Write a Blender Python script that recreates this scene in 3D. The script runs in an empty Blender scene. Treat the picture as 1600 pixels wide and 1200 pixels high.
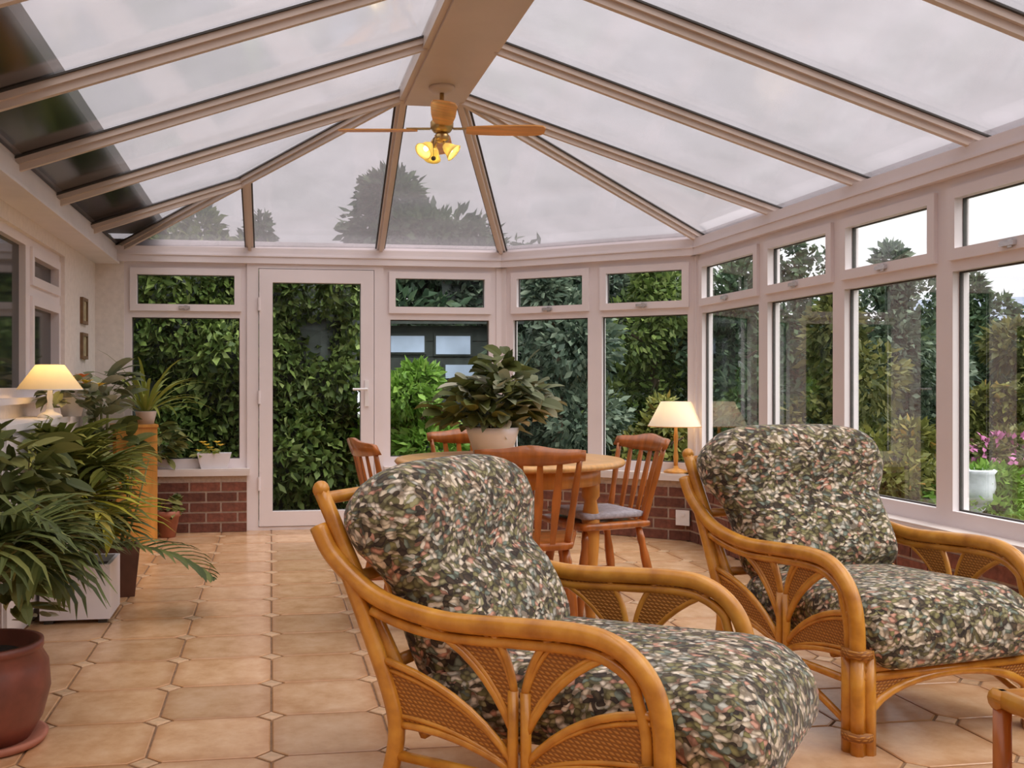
import bpy, math, random
import numpy as np
from mathutils import Vector, Matrix, Quaternion

random.seed(7); rng = np.random.default_rng(11)
sc = bpy.context.scene
col = sc.collection
R = math.radians

# ------------------------------------------------------------------ camera
CAM_H = 1.10; F = 1560.0; CX = 657.0; YAW = R(8.5)
cd = bpy.data.cameras.new('camera'); cam = bpy.data.objects.new('camera', cd); col.objects.link(cam)
cam.location = (0, 0, CAM_H); cam.rotation_euler = (R(90), 0, -YAW)
cd.sensor_width = 36.0; cd.lens = 36.0*F/1600.0; cd.shift_x = (800-CX)/1600.0; cd.clip_start = .02
sc.camera = cam

# ------------------------------------------------------------------ sky: plain overcast, brighter towards the zenith
w = bpy.data.worlds.new('sky'); sc.world = w; w.use_nodes = True
nt = w.node_tree; nt.nodes.clear()
out = nt.nodes.new('ShaderNodeOutputWorld'); bg = nt.nodes.new('ShaderNodeBackground')
tc = nt.nodes.new('ShaderNodeTexCoord'); sp = nt.nodes.new('ShaderNodeSeparateXYZ'); mr = nt.nodes.new('ShaderNodeMapRange')
nt.links.new(tc.outputs['Generated'], sp.inputs[0]); nt.links.new(sp.outputs['Z'], mr.inputs['Value'])
mr.inputs['From Min'].default_value = 0; mr.inputs['From Max'].default_value = 1
mr.inputs['To Min'].default_value = 1.05; mr.inputs['To Max'].default_value = 2.15
nt.links.new(mr.outputs[0], bg.inputs['Strength']); bg.inputs['Color'].default_value = (.985, .965, 1.0, 1)
nt.links.new(bg.outputs[0], out.inputs[0])

# ------------------------------------------------------------------ very soft, high fill light, added to brighten the room under the overcast
sd = bpy.data.lights.new('fill_sun', 'SUN'); sd.energy = 4.6; sd.angle = R(70); sd.color = (1, .97, .92)
fill_sun = bpy.data.objects.new('fill_sun', sd); col.objects.link(fill_sun); fill_sun.location = (0, 0, 12); fill_sun.rotation_euler = (R(24), R(22), 0)

# ------------------------------------------------------------------ exposure
vs = sc.view_settings
vs.view_transform = 'Standard'; vs.look = 'None'; vs.gamma = 1.0; vs.use_curve_mapping = False
vs.exposure = 0.24
sc.cycles.transparent_max_bounces = 24
sc.cycles.max_bounces = 10
sc.cycles.caustics_reflective = False; sc.cycles.caustics_refractive = False

# ================================================================== helpers
def cw(lat, d):
    "ground position from a sideways offset and a distance ahead of the viewpoint"
    return (lat*math.cos(YAW)+d*math.sin(YAW), -lat*math.sin(YAW)+d*math.cos(YAW))
def at(u, d):
    return cw((u-CX)/F*d, d)
def zat(v, d):
    return CAM_H-(v-600)/F*d

def tag(o, label=None, cat=None, group=None, kind=None):
    if label: o['label'] = label
    if cat: o['category'] = cat
    if group: o['group'] = group
    if kind: o['kind'] = kind
    return o
def empty(name, loc=(0,0,0), rz=0, label=None, cat=None, group=None, kind=None):
    o = bpy.data.objects.new(name, None); col.objects.link(o); o.empty_display_size = .1
    o.location = loc; o.rotation_euler = (0, 0, rz)
    return tag(o, label, cat, group, kind)
def copy_tree(o, parent=None):
    c = o.copy(); col.objects.link(c)
    if parent: c.parent = parent
    for ch in list(o.children): copy_tree(ch, c)
    return c

class MB:
    def __init__(s): s.v = []; s.f = []
    def add(s, vs_, fs):
        n = len(s.v); s.v += [tuple(p) for p in vs_]; s.f += [tuple(i+n for i in q) for q in fs]; return s
    def box(s, lo, hi, M=None):
        x0,y0,z0 = lo; x1,y1,z1 = hi
        p = [(x0,y0,z0),(x1,y0,z0),(x1,y1,z0),(x0,y1,z0),(x0,y0,z1),(x1,y0,z1),(x1,y1,z1),(x0,y1,z1)]
        if M: p = [M @ Vector(q) for q in p]
        return s.add(p, [(0,3,2,1),(4,5,6,7),(0,1,5,4),(1,2,6,5),(2,3,7,6),(3,0,4,7)])
    def bar(s, a, b, wd, ht, up=(0,0,1), off=0.0):
        "rectangular bar from a to b; wd across, ht along up, shifted off along up"
        a = Vector(a); b = Vector(b); t = (b-a).normalized(); sd = t.cross(Vector(up)).normalized(); u = sd.cross(t)
        p = []
        for c in (a, b):
            for i, j in ((-1,-1),(1,-1),(1,1),(-1,1)): p.append(c+sd*(i*wd/2)+u*(j*ht/2+off))
        return s.add(p, [(3,2,1,0),(4,5,6,7),(0,1,5,4),(1,2,6,5),(2,3,7,6),(3,0,4,7)])
    def tube(s, pts, r, n=8, flat=1.0):
        pts = [Vector(p) for p in pts]; m = len(pts)
        rs = r if isinstance(r, (list, tuple)) else [r]*m
        t0 = (pts[1]-pts[0]).normalized()
        ref = Vector((0,0,1)) if abs(t0.z) < .9 else Vector((1,0,0))
        nx = t0.cross(ref).normalized(); vv = []
        for i, p in enumerate(pts):
            t = (pts[min(i+1,m-1)]-pts[max(i-1,0)]).normalized()
            nx = (nx-t*nx.dot(t)).normalized(); ny = t.cross(nx)
            for k in range(n):
                a = 2*math.pi*k/n; vv.append(p+(nx*math.cos(a)+ny*(math.sin(a)*flat))*rs[i])
        ff = [(i*n+k, i*n+(k+1)%n, (i+1)*n+(k+1)%n, (i+1)*n+k) for i in range(m-1) for k in range(n)]
        ff += [tuple(reversed(range(n))), tuple(range((m-1)*n, m*n))]
        return s.add(vv, ff)
    def lathe(s, prof, n=20, c=(0,0,0), M=None, cap=True):
        vv = []
        for r, z in prof:
            for k in range(n):
                a = 2*math.pi*k/n; q = Vector((r*math.cos(a), r*math.sin(a), z))
                if M: q = M @ q
                vv.append(q+Vector(c))
        m = len(prof)
        ff = [(i*n+k, i*n+(k+1)%n, (i+1)*n+(k+1)%n, (i+1)*n+k) for i in range(m-1) for k in range(n)]
        if cap: ff += [tuple(reversed(range(n))), tuple(range((m-1)*n, m*n))]
        return s.add(vv, ff)
    def prism(s, poly, ext):
        "planar polygon extruded by the vector ext"
        n = len(poly); e = Vector(ext); a = [Vector(p) for p in poly]
        return s.add(a+[p+e for p in a], [tuple(reversed(range(n))), tuple(range(n, 2*n))]+[(i, (i+1)%n, n+(i+1)%n, n+i) for i in range(n)])
    def sphere(s, c, r, n=10, m=7):
        rx, ry, rz = r if isinstance(r, (list, tuple)) else (r, r, r)
        prof = [(math.sin(math.pi*(i+.02)/(m-.96+1)), -math.cos(math.pi*(i+.02)/(m-.96+1))) for i in range(m+1)]
        vv = []
        for q, z in prof:
            for k in range(n):
                a = 2*math.pi*k/n; vv.append((c[0]+rx*q*math.cos(a), c[1]+ry*q*math.sin(a), c[2]+rz*z))
        ff = [(i*n+k, i*n+(k+1)%n, (i+1)*n+(k+1)%n, (i+1)*n+k) for i in range(m) for k in range(n)]
        ff += [tuple(reversed(range(n))), tuple(range(m*n, (m+1)*n))]
        return s.add(vv, ff)
    def strip(s, pts, sides, th=0.0):
        "leaf blade: centre points, half-width vectors; slightly folded along the middle"
        n = len(s.v); m = len(pts)
        for p, w_ in zip(pts, sides):
            s.v += [tuple(p-w_), tuple(p-Vector((0,0,.25*w_.length))), tuple(p+w_)]
        for i in range(m-1):
            b = n+3*i
            s.f += [(b, b+1, b+4, b+3), (b+1, b+2, b+5, b+4)]
        return s
    def mesh(s, name, mat=None, smooth=False):
        me = bpy.data.meshes.new(name); me.from_pydata(s.v, [], s.f); me.update()
        if mat: me.materials.append(mat)
        if smooth: me.polygons.foreach_set('use_smooth', [True]*len(me.polygons))
        return me
    def build(s, name, mat, parent=None, smooth=False, loc=None, rz=None):
        return link(name, s.mesh(name, mat, smooth), parent, loc, rz)
def link(name, me, parent=None, loc=None, rz=None):
    o = bpy.data.objects.new(name, me); col.objects.link(o)
    if parent: o.parent = parent
    if loc is not None: o.location = loc
    if rz is not None: o.rotation_euler = (0, 0, rz)
    return o

def bez(p0, p1, p2, n=8):
    p0, p1, p2 = Vector(p0), Vector(p1), Vector(p2)
    return [p0*(1-t)**2+p1*(2*t*(1-t))+p2*t*t for t in [i/n for i in range(n+1)]]
def smooth_path(pts, n=4):
    P = [Vector(p) for p in pts]; o = []
    for i in range(len(P)-1):
        a = P[max(i-1,0)]; b = P[i]; c = P[i+1]; d = P[min(i+2,len(P)-1)]
        for k in range(n):
            t = k/n
            o.append(.5*((2*b)+(c-a)*t+(2*a-5*b+4*c-d)*t*t+(3*b-a-3*c+d)*t**3))
    return o+[P[-1]]
def rounded_box(h, r, n=9, fn=None):
    hx, hy, hz = h; mb = MB(); idx = {}
    ts = []
    for i in range(n+1):
        t = -1+2*i/n; ts.append(math.copysign(abs(t)**.7, t))
    def vert(p):
        k = tuple(round(c, 5) for c in p)
        if k in idx: return idx[k]
        q = []; e = []
        for c, hh in zip(p, (hx, hy, hz)):
            rr = min(r, hh*.98); v = c*hh; cl = max(-(hh-rr), min(hh-rr, v)); q.append(cl); e.append((v-cl)/rr)
        E_ = Vector(e)
        if E_.length > 1e-6: E_ = E_/max(E_.length, 1e-6) * min(1, max(abs(x) for x in e)/1.0)
        rr3 = [min(r, hh*.98) for hh in (hx, hy, hz)]
        out_ = Vector((q[0]+E_.x*rr3[0], q[1]+E_.y*rr3[1], q[2]+E_.z*rr3[2]))
        if fn: out_ = fn(out_)
        idx[k] = len(mb.v); mb.v.append(tuple(out_)); return idx[k]
    for ax in range(3):
        for sg in (-1, 1):
            for i in range(n):
                for j in range(n):
                    q = []
                    for a, b in ((i,j),(i+1,j),(i+1,j+1),(i,j+1)):
                        p = [0,0,0]; p[ax] = sg; p[(ax+1)%3] = ts[a]; p[(ax+2)%3] = ts[b]; q.append(vert(p))
                    mb.f.append(tuple(q if sg > 0 else reversed(q)))
    return mb

# ================================================================== materials
MATS = {}
def new_mat(name):
    m = bpy.data.materials.new(name); m.use_nodes = True; MATS[name] = m
    n = m.node_tree; b = n.nodes['Principled BSDF']; return m, n, b
def nd(n, typ, **kw):
    x = n.nodes.new(typ)
    for k, v in kw.items():
        if k in x.inputs: x.inputs[k].default_value = v
        else: setattr(x, k, v)
    return x
def ramp(n, stops):
    r = n.nodes.new('ShaderNodeValToRGB'); e = r.color_ramp.elements
    while len(e) < len(stops): e.new(.5)
    for i, (p, c) in enumerate(stops): e[i].position = p; e[i].color = (*c, 1)
    return r
def coords(n, scale=(1,1,1)):
    t = n.nodes.new('ShaderNodeTexCoord'); m = n.nodes.new('ShaderNodeMapping'); m.inputs['Scale'].default_value = scale
    n.links.new(t.outputs['Object'], m.inputs[0]); return m.outputs[0]
def simple(name, c, rough=.5, var=.12, scale=12, stretch=(1,1,1), bump=0, rnd=0.0, metallic=0, coat=0):
    "one colour with a fine noise variation; rnd: colour shift from object to object"
    m, n, b = new_mat(name)
    co = coords(n, stretch)
    ns = nd(n, 'ShaderNodeTexNoise', Scale=scale, Detail=5.0); n.links.new(co, ns.inputs['Vector'])
    lo = tuple(x*(1-var) for x in c); hi = tuple(min(1, x*(1+var)) for x in c)
    r = ramp(n, [(.3, lo), (.7, hi)]); n.links.new(ns.outputs[0], r.inputs[0])
    src = r.outputs[0]
    if rnd:
        oi = nd(n, 'ShaderNodeObjectInfo'); hs = nd(n, 'ShaderNodeHueSaturation')
        mp = nd(n, 'ShaderNodeMapRange'); mp.inputs['To Min'].default_value = 1-rnd; mp.inputs['To Max'].default_value = 1+rnd
        n.links.new(oi.outputs['Random'], mp.inputs[0]); n.links.new(mp.outputs[0], hs.inputs['Value']); n.links.new(src, hs.inputs['Color']); src = hs.outputs[0]
    n.links.new(src, b.inputs['Base Color'])
    b.inputs['Roughness'].default_value = rough; b.inputs['Metallic'].default_value = metallic; b.inputs['Coat Weight'].default_value = coat
    if bump:
        bp = nd(n, 'ShaderNodeBump', Strength=bump, Distance=.01); n.links.new(ns.outputs[0], bp.inputs['Height']); n.links.new(bp.outputs[0], b.inputs['Normal'])
    return m
simple('upvc', (.80,.735,.745), .35, .03, 3)
simple('bar_upvc_shaded', (.64,.54,.47), .4, .05, 3)  # white uPVC turned tan: backlit shade is put into the colour
simple('gasket', (.05,.045,.04), .6)
simple('render_white', (.78,.71,.66), .85, .06, 25, bump=.15)
simple('fascia', (.78,.74,.74), .5, .04, 6)
simple('dark_eaves', (.035,.03,.028), .8, .3, 8)
simple('mortar', (.47,.36,.29), .9, .15, 40, bump=.3)
simple('brick', (.17,.058,.036), .85, .3, 30, bump=.4, rnd=.3)
simple('sill', (.70,.62,.58), .4, .05, 5)
simple('handle', (.72,.72,.74), .25, .05, 5, metallic=.8)
simple('handle_white', (.85,.83,.83), .3, .03, 5)
simple('white_pot', (.80,.78,.82), .35, .04, 8)
simple('terracotta', (.20,.062,.04), .45, .35, 9, bump=.1)
simple('terracotta_light', (.42,.16,.10), .7, .2, 12)
simple('brown_pot', (.10,.04,.025), .4, .3, 9)
simple('soil', (.03,.02,.013), .95, .4, 60, bump=.6)
simple('pine', (.62,.28,.055), .38, .25, 5, (3,3,.6))
simple('pine_light', (.66,.36,.12), .3, .2, 5, (8,.8,1))
simple('chairwood', (.42,.13,.024), .28, .3, 7, (4,4,.8), coat=.3)
simple('pad', (.40,.38,.42), .9, .25, 60)
simple('brass', (.55,.38,.16), .3, .1, 6, metallic=.9)
simple('fanwood', (.72,.34,.09), .4, .2, 6, (.6,6,6))
simple('dark_metal', (.06,.055,.05), .4)
simple('cabinet_white', (.80,.76,.75), .5, .04, 5)
simple('picture_frame', (.18,.10,.045), .5, .2, 20)
simple('picture_print', (.45,.38,.22), .6, .5, 30)
simple('trunk', (.12,.085,.055), .9, .4, 14, (1,1,.3), bump=.5)
simple('stem_green', (.14,.15,.04), .6, .3, 10)
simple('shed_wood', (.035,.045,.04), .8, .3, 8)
simple('sky_tint_glass', (.42,.52,.68), .15, .2, 3)  # reflected sky put into the pane colour as pale blue
simple('paving', (.22,.20,.18), .9, .2, 6)
simple('roof_slate', (.20,.23,.30), .8, .15, 5)
simple('house_wall', (.40,.37,.36), .9, .1, 5)
simple('petal_yellow', (.85,.58,.04), .5, .1)
simple('petal_orange', (.80,.22,.03), .5, .15)
simple('petal_pink', (.50,.16,.34), .6, .2)
simple('socket', (.85,.84,.85), .3, .02)
simple('stone', (.62,.64,.70), .8, .15, 10)

def rattan():
    m, n, b = new_mat('rattan'); co = coords(n)
    ns = nd(n, 'ShaderNodeTexNoise', Scale=16.0, Detail=6.0); n.links.new(co, ns.inputs['Vector'])
    r = ramp(n, [(.25, (.40,.145,.014)), (.55, (.64,.285,.035)), (.8, (.74,.38,.06))]); n.links.new(ns.outputs[0], r.inputs[0])
    n.links.new(r.outputs[0], b.inputs['Base Color']); b.inputs['Roughness'].default_value = .3; b.inputs['Coat Weight'].default_value = .25
    m, n, b = new_mat('cane'); co = coords(n)
    a = nd(n, 'ShaderNodeTexWave', Scale=45.0, Distortion=1.5); a.bands_direction = 'DIAGONAL'; n.links.new(co, a.inputs['Vector'])
    c = nd(n, 'ShaderNodeTexWave', Scale=34.0, Distortion=1.0); c.bands_direction = 'Z'; n.links.new(co, c.inputs['Vector'])
    mx = nd(n, 'ShaderNodeMath', operation='MULTIPLY'); n.links.new(a.outputs[1], mx.inputs[0]); n.links.new(c.outputs[1], mx.inputs[1])
    r = ramp(n, [(.0, (.26,.09,.012)), (.6, (.56,.245,.04))]); n.links.new(mx.outputs[0], r.inputs[0]); n.links.new(r.outputs[0], b.inputs['Base Color'])
    bp = nd(n, 'ShaderNodeBump', Strength=.5, Distance=.004); n.links.new(mx.outputs[0], bp.inputs['Height']); n.links.new(bp.outputs[0], b.inputs['Normal'])
    b.inputs['Roughness'].default_value = .5
rattan()

def floral():
    "tapestry print: small scattered leaf and flower dabs on a dark ground"
    m, n, b = new_mat('floral'); co = coords(n)
    n1 = nd(n, 'ShaderNodeTexNoise', Scale=14.0, Detail=3.0); n.links.new(co, n1.inputs['Vector'])
    ad = nd(n, 'ShaderNodeMixRGB', blend_type='LINEAR_LIGHT'); ad.inputs[0].default_value = .035
    n.links.new(co, ad.inputs[1]); n.links.new(n1.outputs[1], ad.inputs[2])
    mp = n.nodes.new('ShaderNodeMapping'); mp.inputs['Scale'].default_value = (1.0, 1.0, 1.7); mp.inputs['Rotation'].default_value = (.5,.4,.3); n.links.new(ad.outputs[0], mp.inputs[0])
    v = nd(n, 'ShaderNodeTexVoronoi', Scale=52.0); n.links.new(mp.outputs[0], v.inputs['Vector'])
    sep = n.nodes.new('ShaderNodeSeparateColor'); n.links.new(v.outputs['Color'], sep.inputs[0])
    pal = ramp(n, [(0, (.085,.06,.028)), (.11, (.24,.22,.085)), (.24, (.68,.58,.42)), (.37, (.32,.30,.15)), (.47, (.78,.69,.55)),
                   (.60, (.20,.245,.19)), (.69, (.15,.13,.05)), (.75, (.60,.32,.22)), (.83, (.055,.035,.02)), (.90, (.52,.51,.43))])
    pal.color_ramp.interpolation = 'CONSTANT'; n.links.new(sep.outputs[0], pal.inputs[0])
    dk = ramp(n, [(.28, (1,1,1)), (.62, (.20,.165,.12))]); n.links.new(v.outputs['Distance'], dk.inputs[0])
    ml = nd(n, 'ShaderNodeMixRGB', blend_type='MULTIPLY'); ml.inputs[0].default_value = .85
    n.links.new(pal.outputs[0], ml.inputs[1]); n.links.new(dk.outputs[0], ml.inputs[2])
    v2 = nd(n, 'ShaderNodeTexVoronoi', Scale=15.0); n.links.new(ad.outputs[0], v2.inputs['Vector'])
    s2 = n.nodes.new('ShaderNodeSeparateColor'); n.links.new(v2.outputs['Color'], s2.inputs[0])
    fl = ramp(n, [(0, (.40,.44,.46)), (.4, (.48,.46,.34)), (.7, (.66,.48,.42))]); fl.color_ramp.interpolation = 'CONSTANT'; n.links.new(s2.outputs[1], fl.inputs[0])
    mk = ramp(n, [(.0, (1,1,1)), (.36, (.8,.8,.8)), (.46, (0,0,0))]); n.links.new(v2.outputs['Distance'], mk.inputs[0])
    mu = nd(n, 'ShaderNodeMath', operation='MULTIPLY'); mu.inputs[1].default_value = .35; n.links.new(mk.outputs[0], mu.inputs[0])
    mix = nd(n, 'ShaderNodeMixRGB', blend_type='SOFT_LIGHT'); n.links.new(mu.outputs[0], mix.inputs[0]); n.links.new(ml.outputs[0], mix.inputs[1]); n.links.new(fl.outputs[0], mix.inputs[2])
    n.links.new(mix.outputs[0], b.inputs['Base Color']); b.inputs['Roughness'].default_value = .9
    b.inputs['Sheen Weight'].default_value = .15
    bp = nd(n, 'ShaderNodeBump', Strength=.25, Distance=.006); n.links.new(v.outputs['Distance'], bp.inputs['Height']); n.links.new(bp.outputs[0], b.inputs['Normal'])
floral()

def tile():
    m, n, b = new_mat('tile'); co = coords(n)
    oi = nd(n, 'ShaderNodeObjectInfo')
    ofs = nd(n, 'ShaderNodeVectorMath', operation='ADD'); sc_ = nd(n, 'ShaderNodeMath', operation='MULTIPLY'); sc_.inputs[1].default_value = 37.0
    n.links.new(oi.outputs['Random'], sc_.inputs[0]); n.links.new(co, ofs.inputs[0]); n.links.new(sc_.outputs[0], ofs.inputs[1])
    ns = nd(n, 'ShaderNodeTexNoise', Scale=9.0, Detail=6.0, Roughness=.65); n.links.new(ofs.outputs[0], ns.inputs['Vector'])
    r = ramp(n, [(.25, (.50,.275,.13)), (.5, (.62,.38,.205)), (.8, (.71,.48,.30))]); n.links.new(ns.outputs[0], r.inputs[0])
    # fired edge: glaze runs browner towards the tile's rim
    sx = n.nodes.new('ShaderNodeSeparateXYZ'); n.links.new(co, sx.inputs[0])
    ax = nd(n, 'ShaderNodeMath', operation='ABSOLUTE'); ay = nd(n, 'ShaderNodeMath', operation='ABSOLUTE'); n.links.new(sx.outputs[0], ax.inputs[0]); n.links.new(sx.outputs[1], ay.inputs[0])
    mxx = nd(n, 'ShaderNodeMath', operation='MAXIMUM'); n.links.new(ax.outputs[0], mxx.inputs[0]); n.links.new(ay.outputs[0], mxx.inputs[1])
    n2 = nd(n, 'ShaderNodeTexNoise', Scale=22.0, Detail=3.0); n.links.new(ofs.outputs[0], n2.inputs['Vector'])
    m2 = nd(n, 'ShaderNodeMath', operation='MULTIPLY_ADD'); m2.inputs[1].default_value = .06; n.links.new(n2.outputs[0], m2.inputs[0]); n.links.new(mxx.outputs[0], m2.inputs[2])
    ed = ramp(n, [(.165, (0,0,0)), (.212, (1,1,1))]); n.links.new(m2.outputs[0], ed.inputs[0])
    mul = nd(n, 'ShaderNodeMath', operation='MULTIPLY'); mul.inputs[1].default_value = .6; n.links.new(ed.outputs[0], mul.inputs[0])
    mx = nd(n, 'ShaderNodeMixRGB'); n.links.new(mul.outputs[0], mx.inputs[0]); n.links.new(r.outputs[0], mx.inputs[1]); mx.inputs[2].default_value = (.44,.21,.085,1)
    hs = nd(n, 'ShaderNodeHueSaturation'); mp = nd(n, 'ShaderNodeMapRange'); mp.inputs['To Min'].default_value = .87; mp.inputs['To Max'].default_value = 1.12
    n.links.new(oi.outputs['Random'], mp.inputs[0]); n.links.new(mp.outputs[0], hs.inputs['Value']); n.links.new(mx.outputs[0], hs.inputs['Color'])
    n.links.new(hs.outputs[0], b.inputs['Base Color'])
    rr = nd(n, 'ShaderNodeMapRange'); rr.inputs['To Min'].default_value = .12; rr.inputs['To Max'].default_value = .32; n.links.new(ns.outputs[0], rr.inputs[0]); n.links.new(rr.outputs[0], b.inputs['Roughness'])
    bp = nd(n, 'ShaderNodeBump', Strength=.12, Distance=.01); n.links.new(ns.outputs[0], bp.inputs['Height']); n.links.new(bp.outputs[0], b.inputs['Normal'])
tile()
simple('tile_inset', (.58,.38,.22), .3, .2, 30, rnd=.15)
simple('grout', (.24,.14,.075), .9, .25, 30)

def glass(name, tint, f0=.5):
    m, n, b = new_mat(name); n.nodes.remove(b); o = n.nodes['Material Output']
    tr = nd(n, 'ShaderNodeBsdfTransparent'); tr.inputs[0].default_value = (*tint, 1)
    gl = nd(n, 'ShaderNodeBsdfGlossy', Roughness=.0); fr = nd(n, 'ShaderNodeFresnel', IOR=1.45)
    ml = nd(n, 'ShaderNodeMath', operation='MULTIPLY'); ml.inputs[1].default_value = f0; n.links.new(fr.outputs[0], ml.inputs[0])
    mx = nd(n, 'ShaderNodeMixShader'); n.links.new(ml.outputs[0], mx.inputs[0]); n.links.new(tr.outputs[0], mx.inputs[1]); n.links.new(gl.outputs[0], mx.inputs[2]); n.links.new(mx.outputs[0], o.inputs[0])
glass('glass', (.95,.965,.96), .2)
def polycarb():
    "twin-wall roof sheet: mostly clear, part of the light scattered, fine ribs"
    m, n, b = new_mat('polycarbonate'); n.nodes.remove(b); o = n.nodes['Material Output']
    co = coords(n)
    ns = nd(n, 'ShaderNodeTexNoise', Scale=3.0, Detail=6.0); n.links.new(co, ns.inputs['Vector'])
    r = ramp(n, [(.3, (.65,.635,.64)), (.7, (.71,.69,.70))]); n.links.new(ns.outputs[0], r.inputs[0])
    tr = nd(n, 'ShaderNodeBsdfTransparent'); n.links.new(r.outputs[0], tr.inputs[0])
    tl = nd(n, 'ShaderNodeBsdfTranslucent'); tl.inputs[0].default_value = (.80,.77,.78,1)
    mx = nd(n, 'ShaderNodeMixShader'); mx.inputs[0].default_value = .06; n.links.new(tr.outputs[0], mx.inputs[1]); n.links.new(tl.outputs[0], mx.inputs[2])
    gl = nd(n, 'ShaderNodeBsdfGlossy', Roughness=.12); fr = nd(n, 'ShaderNodeFresnel', IOR=1.35); ml = nd(n, 'ShaderNodeMath', operation='MULTIPLY'); ml.inputs[1].default_value = .35
    n.links.new(fr.outputs[0], ml.inputs[0])
    m2 = nd(n, 'ShaderNodeMixShader'); n.links.new(ml.outputs[0], m2.inputs[0]); n.links.new(mx.outputs[0], m2.inputs[1]); n.links.new(gl.outputs[0], m2.inputs[2]); n.links.new(m2.outputs[0], o.inputs[0])
polycarb()
m, n, b = new_mat('dark_pane'); b.inputs['Base Color'].default_value = (.018,.022,.022,1); b.inputs['Roughness'].default_value = .06; b.inputs['Specular IOR Level'].default_value = .5  # darkness of the unlit room behind, put into an opaque pane colour

def leafmat(name, stops, rough=.5, trans=.28, scale=0):
    "foliage: each leaf takes its own tint from the stops"
    m, n, b = new_mat(name); o = n.nodes['Material Output']
    g = nd(n, 'ShaderNodeNewGeometry'); r = ramp(n, stops); n.links.new(g.outputs['Random Per Island'], r.inputs[0])
    src = r.outputs[0]
    n.links.new(src, b.inputs['Base Color']); b.inputs['Roughness'].default_value = max(.5, rough); b.inputs['Specular IOR Level'].default_value = .25
    tl = nd(n, 'ShaderNodeBsdfTranslucent'); n.links.new(src, tl.inputs[0])
    mx = nd(n, 'ShaderNodeMixShader'); mx.inputs[0].default_value = trans; n.links.new(b.outputs[0], mx.inputs[1]); n.links.new(tl.outputs[0], mx.inputs[2]); n.links.new(mx.outputs[0], o.inputs[0])
leafmat('hedge_leaf', [(0, (.035,.06,.016)), (.5, (.10,.155,.035)), (.85, (.20,.265,.07)), (1, (.29,.35,.13))])
leafmat('conifer_leaf', [(0, (.022,.045,.026)), (.6, (.06,.11,.055)), (1, (.13,.19,.10))])
leafmat('olive_leaf', [(0, (.05,.06,.02)), (.6, (.14,.15,.045)), (1, (.26,.24,.08))])
leafmat('bright_leaf', [(0, (.08,.17,.02)), (.6, (.17,.32,.045)), (1, (.28,.42,.09))])
leafmat('bluegreen_leaf', [(0, (.035,.06,.042)), (.6, (.11,.155,.105)), (1, (.22,.27,.19))])
leafmat('autumn_leaf', [(0, (.08,.085,.02)), (.6, (.18,.19,.045)), (.93, (.26,.25,.06)), (1, (.42,.24,.06))])
leafmat('palm_leaf', [(0, (.12,.145,.03)), (.6, (.24,.27,.06)), (.9, (.38,.39,.09)), (1, (.48,.46,.12))], .4, .25)
leafmat('palm_young', [(0, (.42,.43,.05)), (.6, (.56,.54,.08)), (1, (.64,.58,.16))], .4, .3)
leafmat('palm_dark', [(0, (.065,.09,.028)), (.7, (.14,.175,.05)), (1, (.25,.27,.08))], .35, .2)
leafmat('house_leaf', [(0, (.055,.075,.022)), (.6, (.15,.175,.05)), (1, (.32,.32,.11))], .35, .2)
leafmat('pale_leaf', [(0, (.10,.13,.06)), (.4, (.22,.25,.14)), (.7, (.42,.43,.30)), (1, (.62,.60,.48))], .35, .2)
leafmat('strap_leaf', [(0, (.14,.18,.03)), (.6, (.28,.32,.06)), (1, (.42,.43,.12))], .4, .25)
leafmat('grass_leaf', [(0, (.05,.09,.02)), (.6, (.12,.19,.04)), (1, (.2,.27,.07))], .6, .2)
simple('lawn', (.045,.06,.022), .95, .5, 3)  # soil green, darkened to carry the shadow outside the door
def shade_mat(name, c, emit):
    m, n, b = new_mat(name); o = n.nodes['Material Output']
    b.inputs['Base Color'].default_value = (*c, 1); b.inputs['Roughness'].default_value = .8
    tl = nd(n, 'ShaderNodeBsdfTranslucent'); tl.inputs[0].default_value = (*c, 1)
    mx = nd(n, 'ShaderNodeMixShader'); mx.inputs[0].default_value = .45; n.links.new(b.outputs[0], mx.inputs[1]); n.links.new(tl.outputs[0], mx.inputs[2]); n.links.new(mx.outputs[0], o.inputs[0])
shade_mat('shade_cream', (.86,.76,.55), 0); shade_mat('shade_white', (.90,.86,.78), 0); shade_mat('shade_glass', (.95,.86,.45), 0)
M = MATS

# ================================================================== the room
XL, XR, YB, YN = -1.28, 3.00, 7.65, -1.6           # left wall, right wall, far wall, wall behind the viewpoint
C1, C2 = (1.79, YB), (XR, 6.68)                    # corners of the canted bay
EAVE = 2.12; SILL = .47

# ---- floor: octagonal tiles with small diamond insets laid in grout
T = .365; K = .046
fl = MB(); fl.prism([(XL-.3,YN-.2,-.10),(XR+.12,YN-.2,-.10),(XR+.12,6.72,-.10),(1.84,YB+.12,-.10),(XL-.3,YB+.12,-.10)], (0,0,.095))
floor = tag(fl.build('floor', M['grout']), 'sandy terracotta octagon tile floor with small diamond insets', kind='structure')
def octagon(half, k, zt=0.0, z0=-.006, bv=.004):
    h = half; top = []
    def ring(h, k, z): return [(-h+k,-h,z),(h-k,-h,z),(h,-h+k,z),(h,h-k,z),(h-k,h,z),(-h+k,h,z),(-h,h-k,z),(-h,-h+k,z)]
    v = ring(h-bv, k-bv*.4, zt)+ring(h, k, zt-bv*.6)+ring(h, k, z0)
    f = [tuple(range(8))]+[(i, 8+i, 8+(i+1)%8, (i+1)%8) for i in range(8)]+[(8+i, 16+i, 16+(i+1)%8, 8+(i+1)%8) for i in range(8)]
    mb = MB(); mb.add(v, [tuple(reversed(q)) if len(q) == 4 else q for q in f]); return mb
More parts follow.
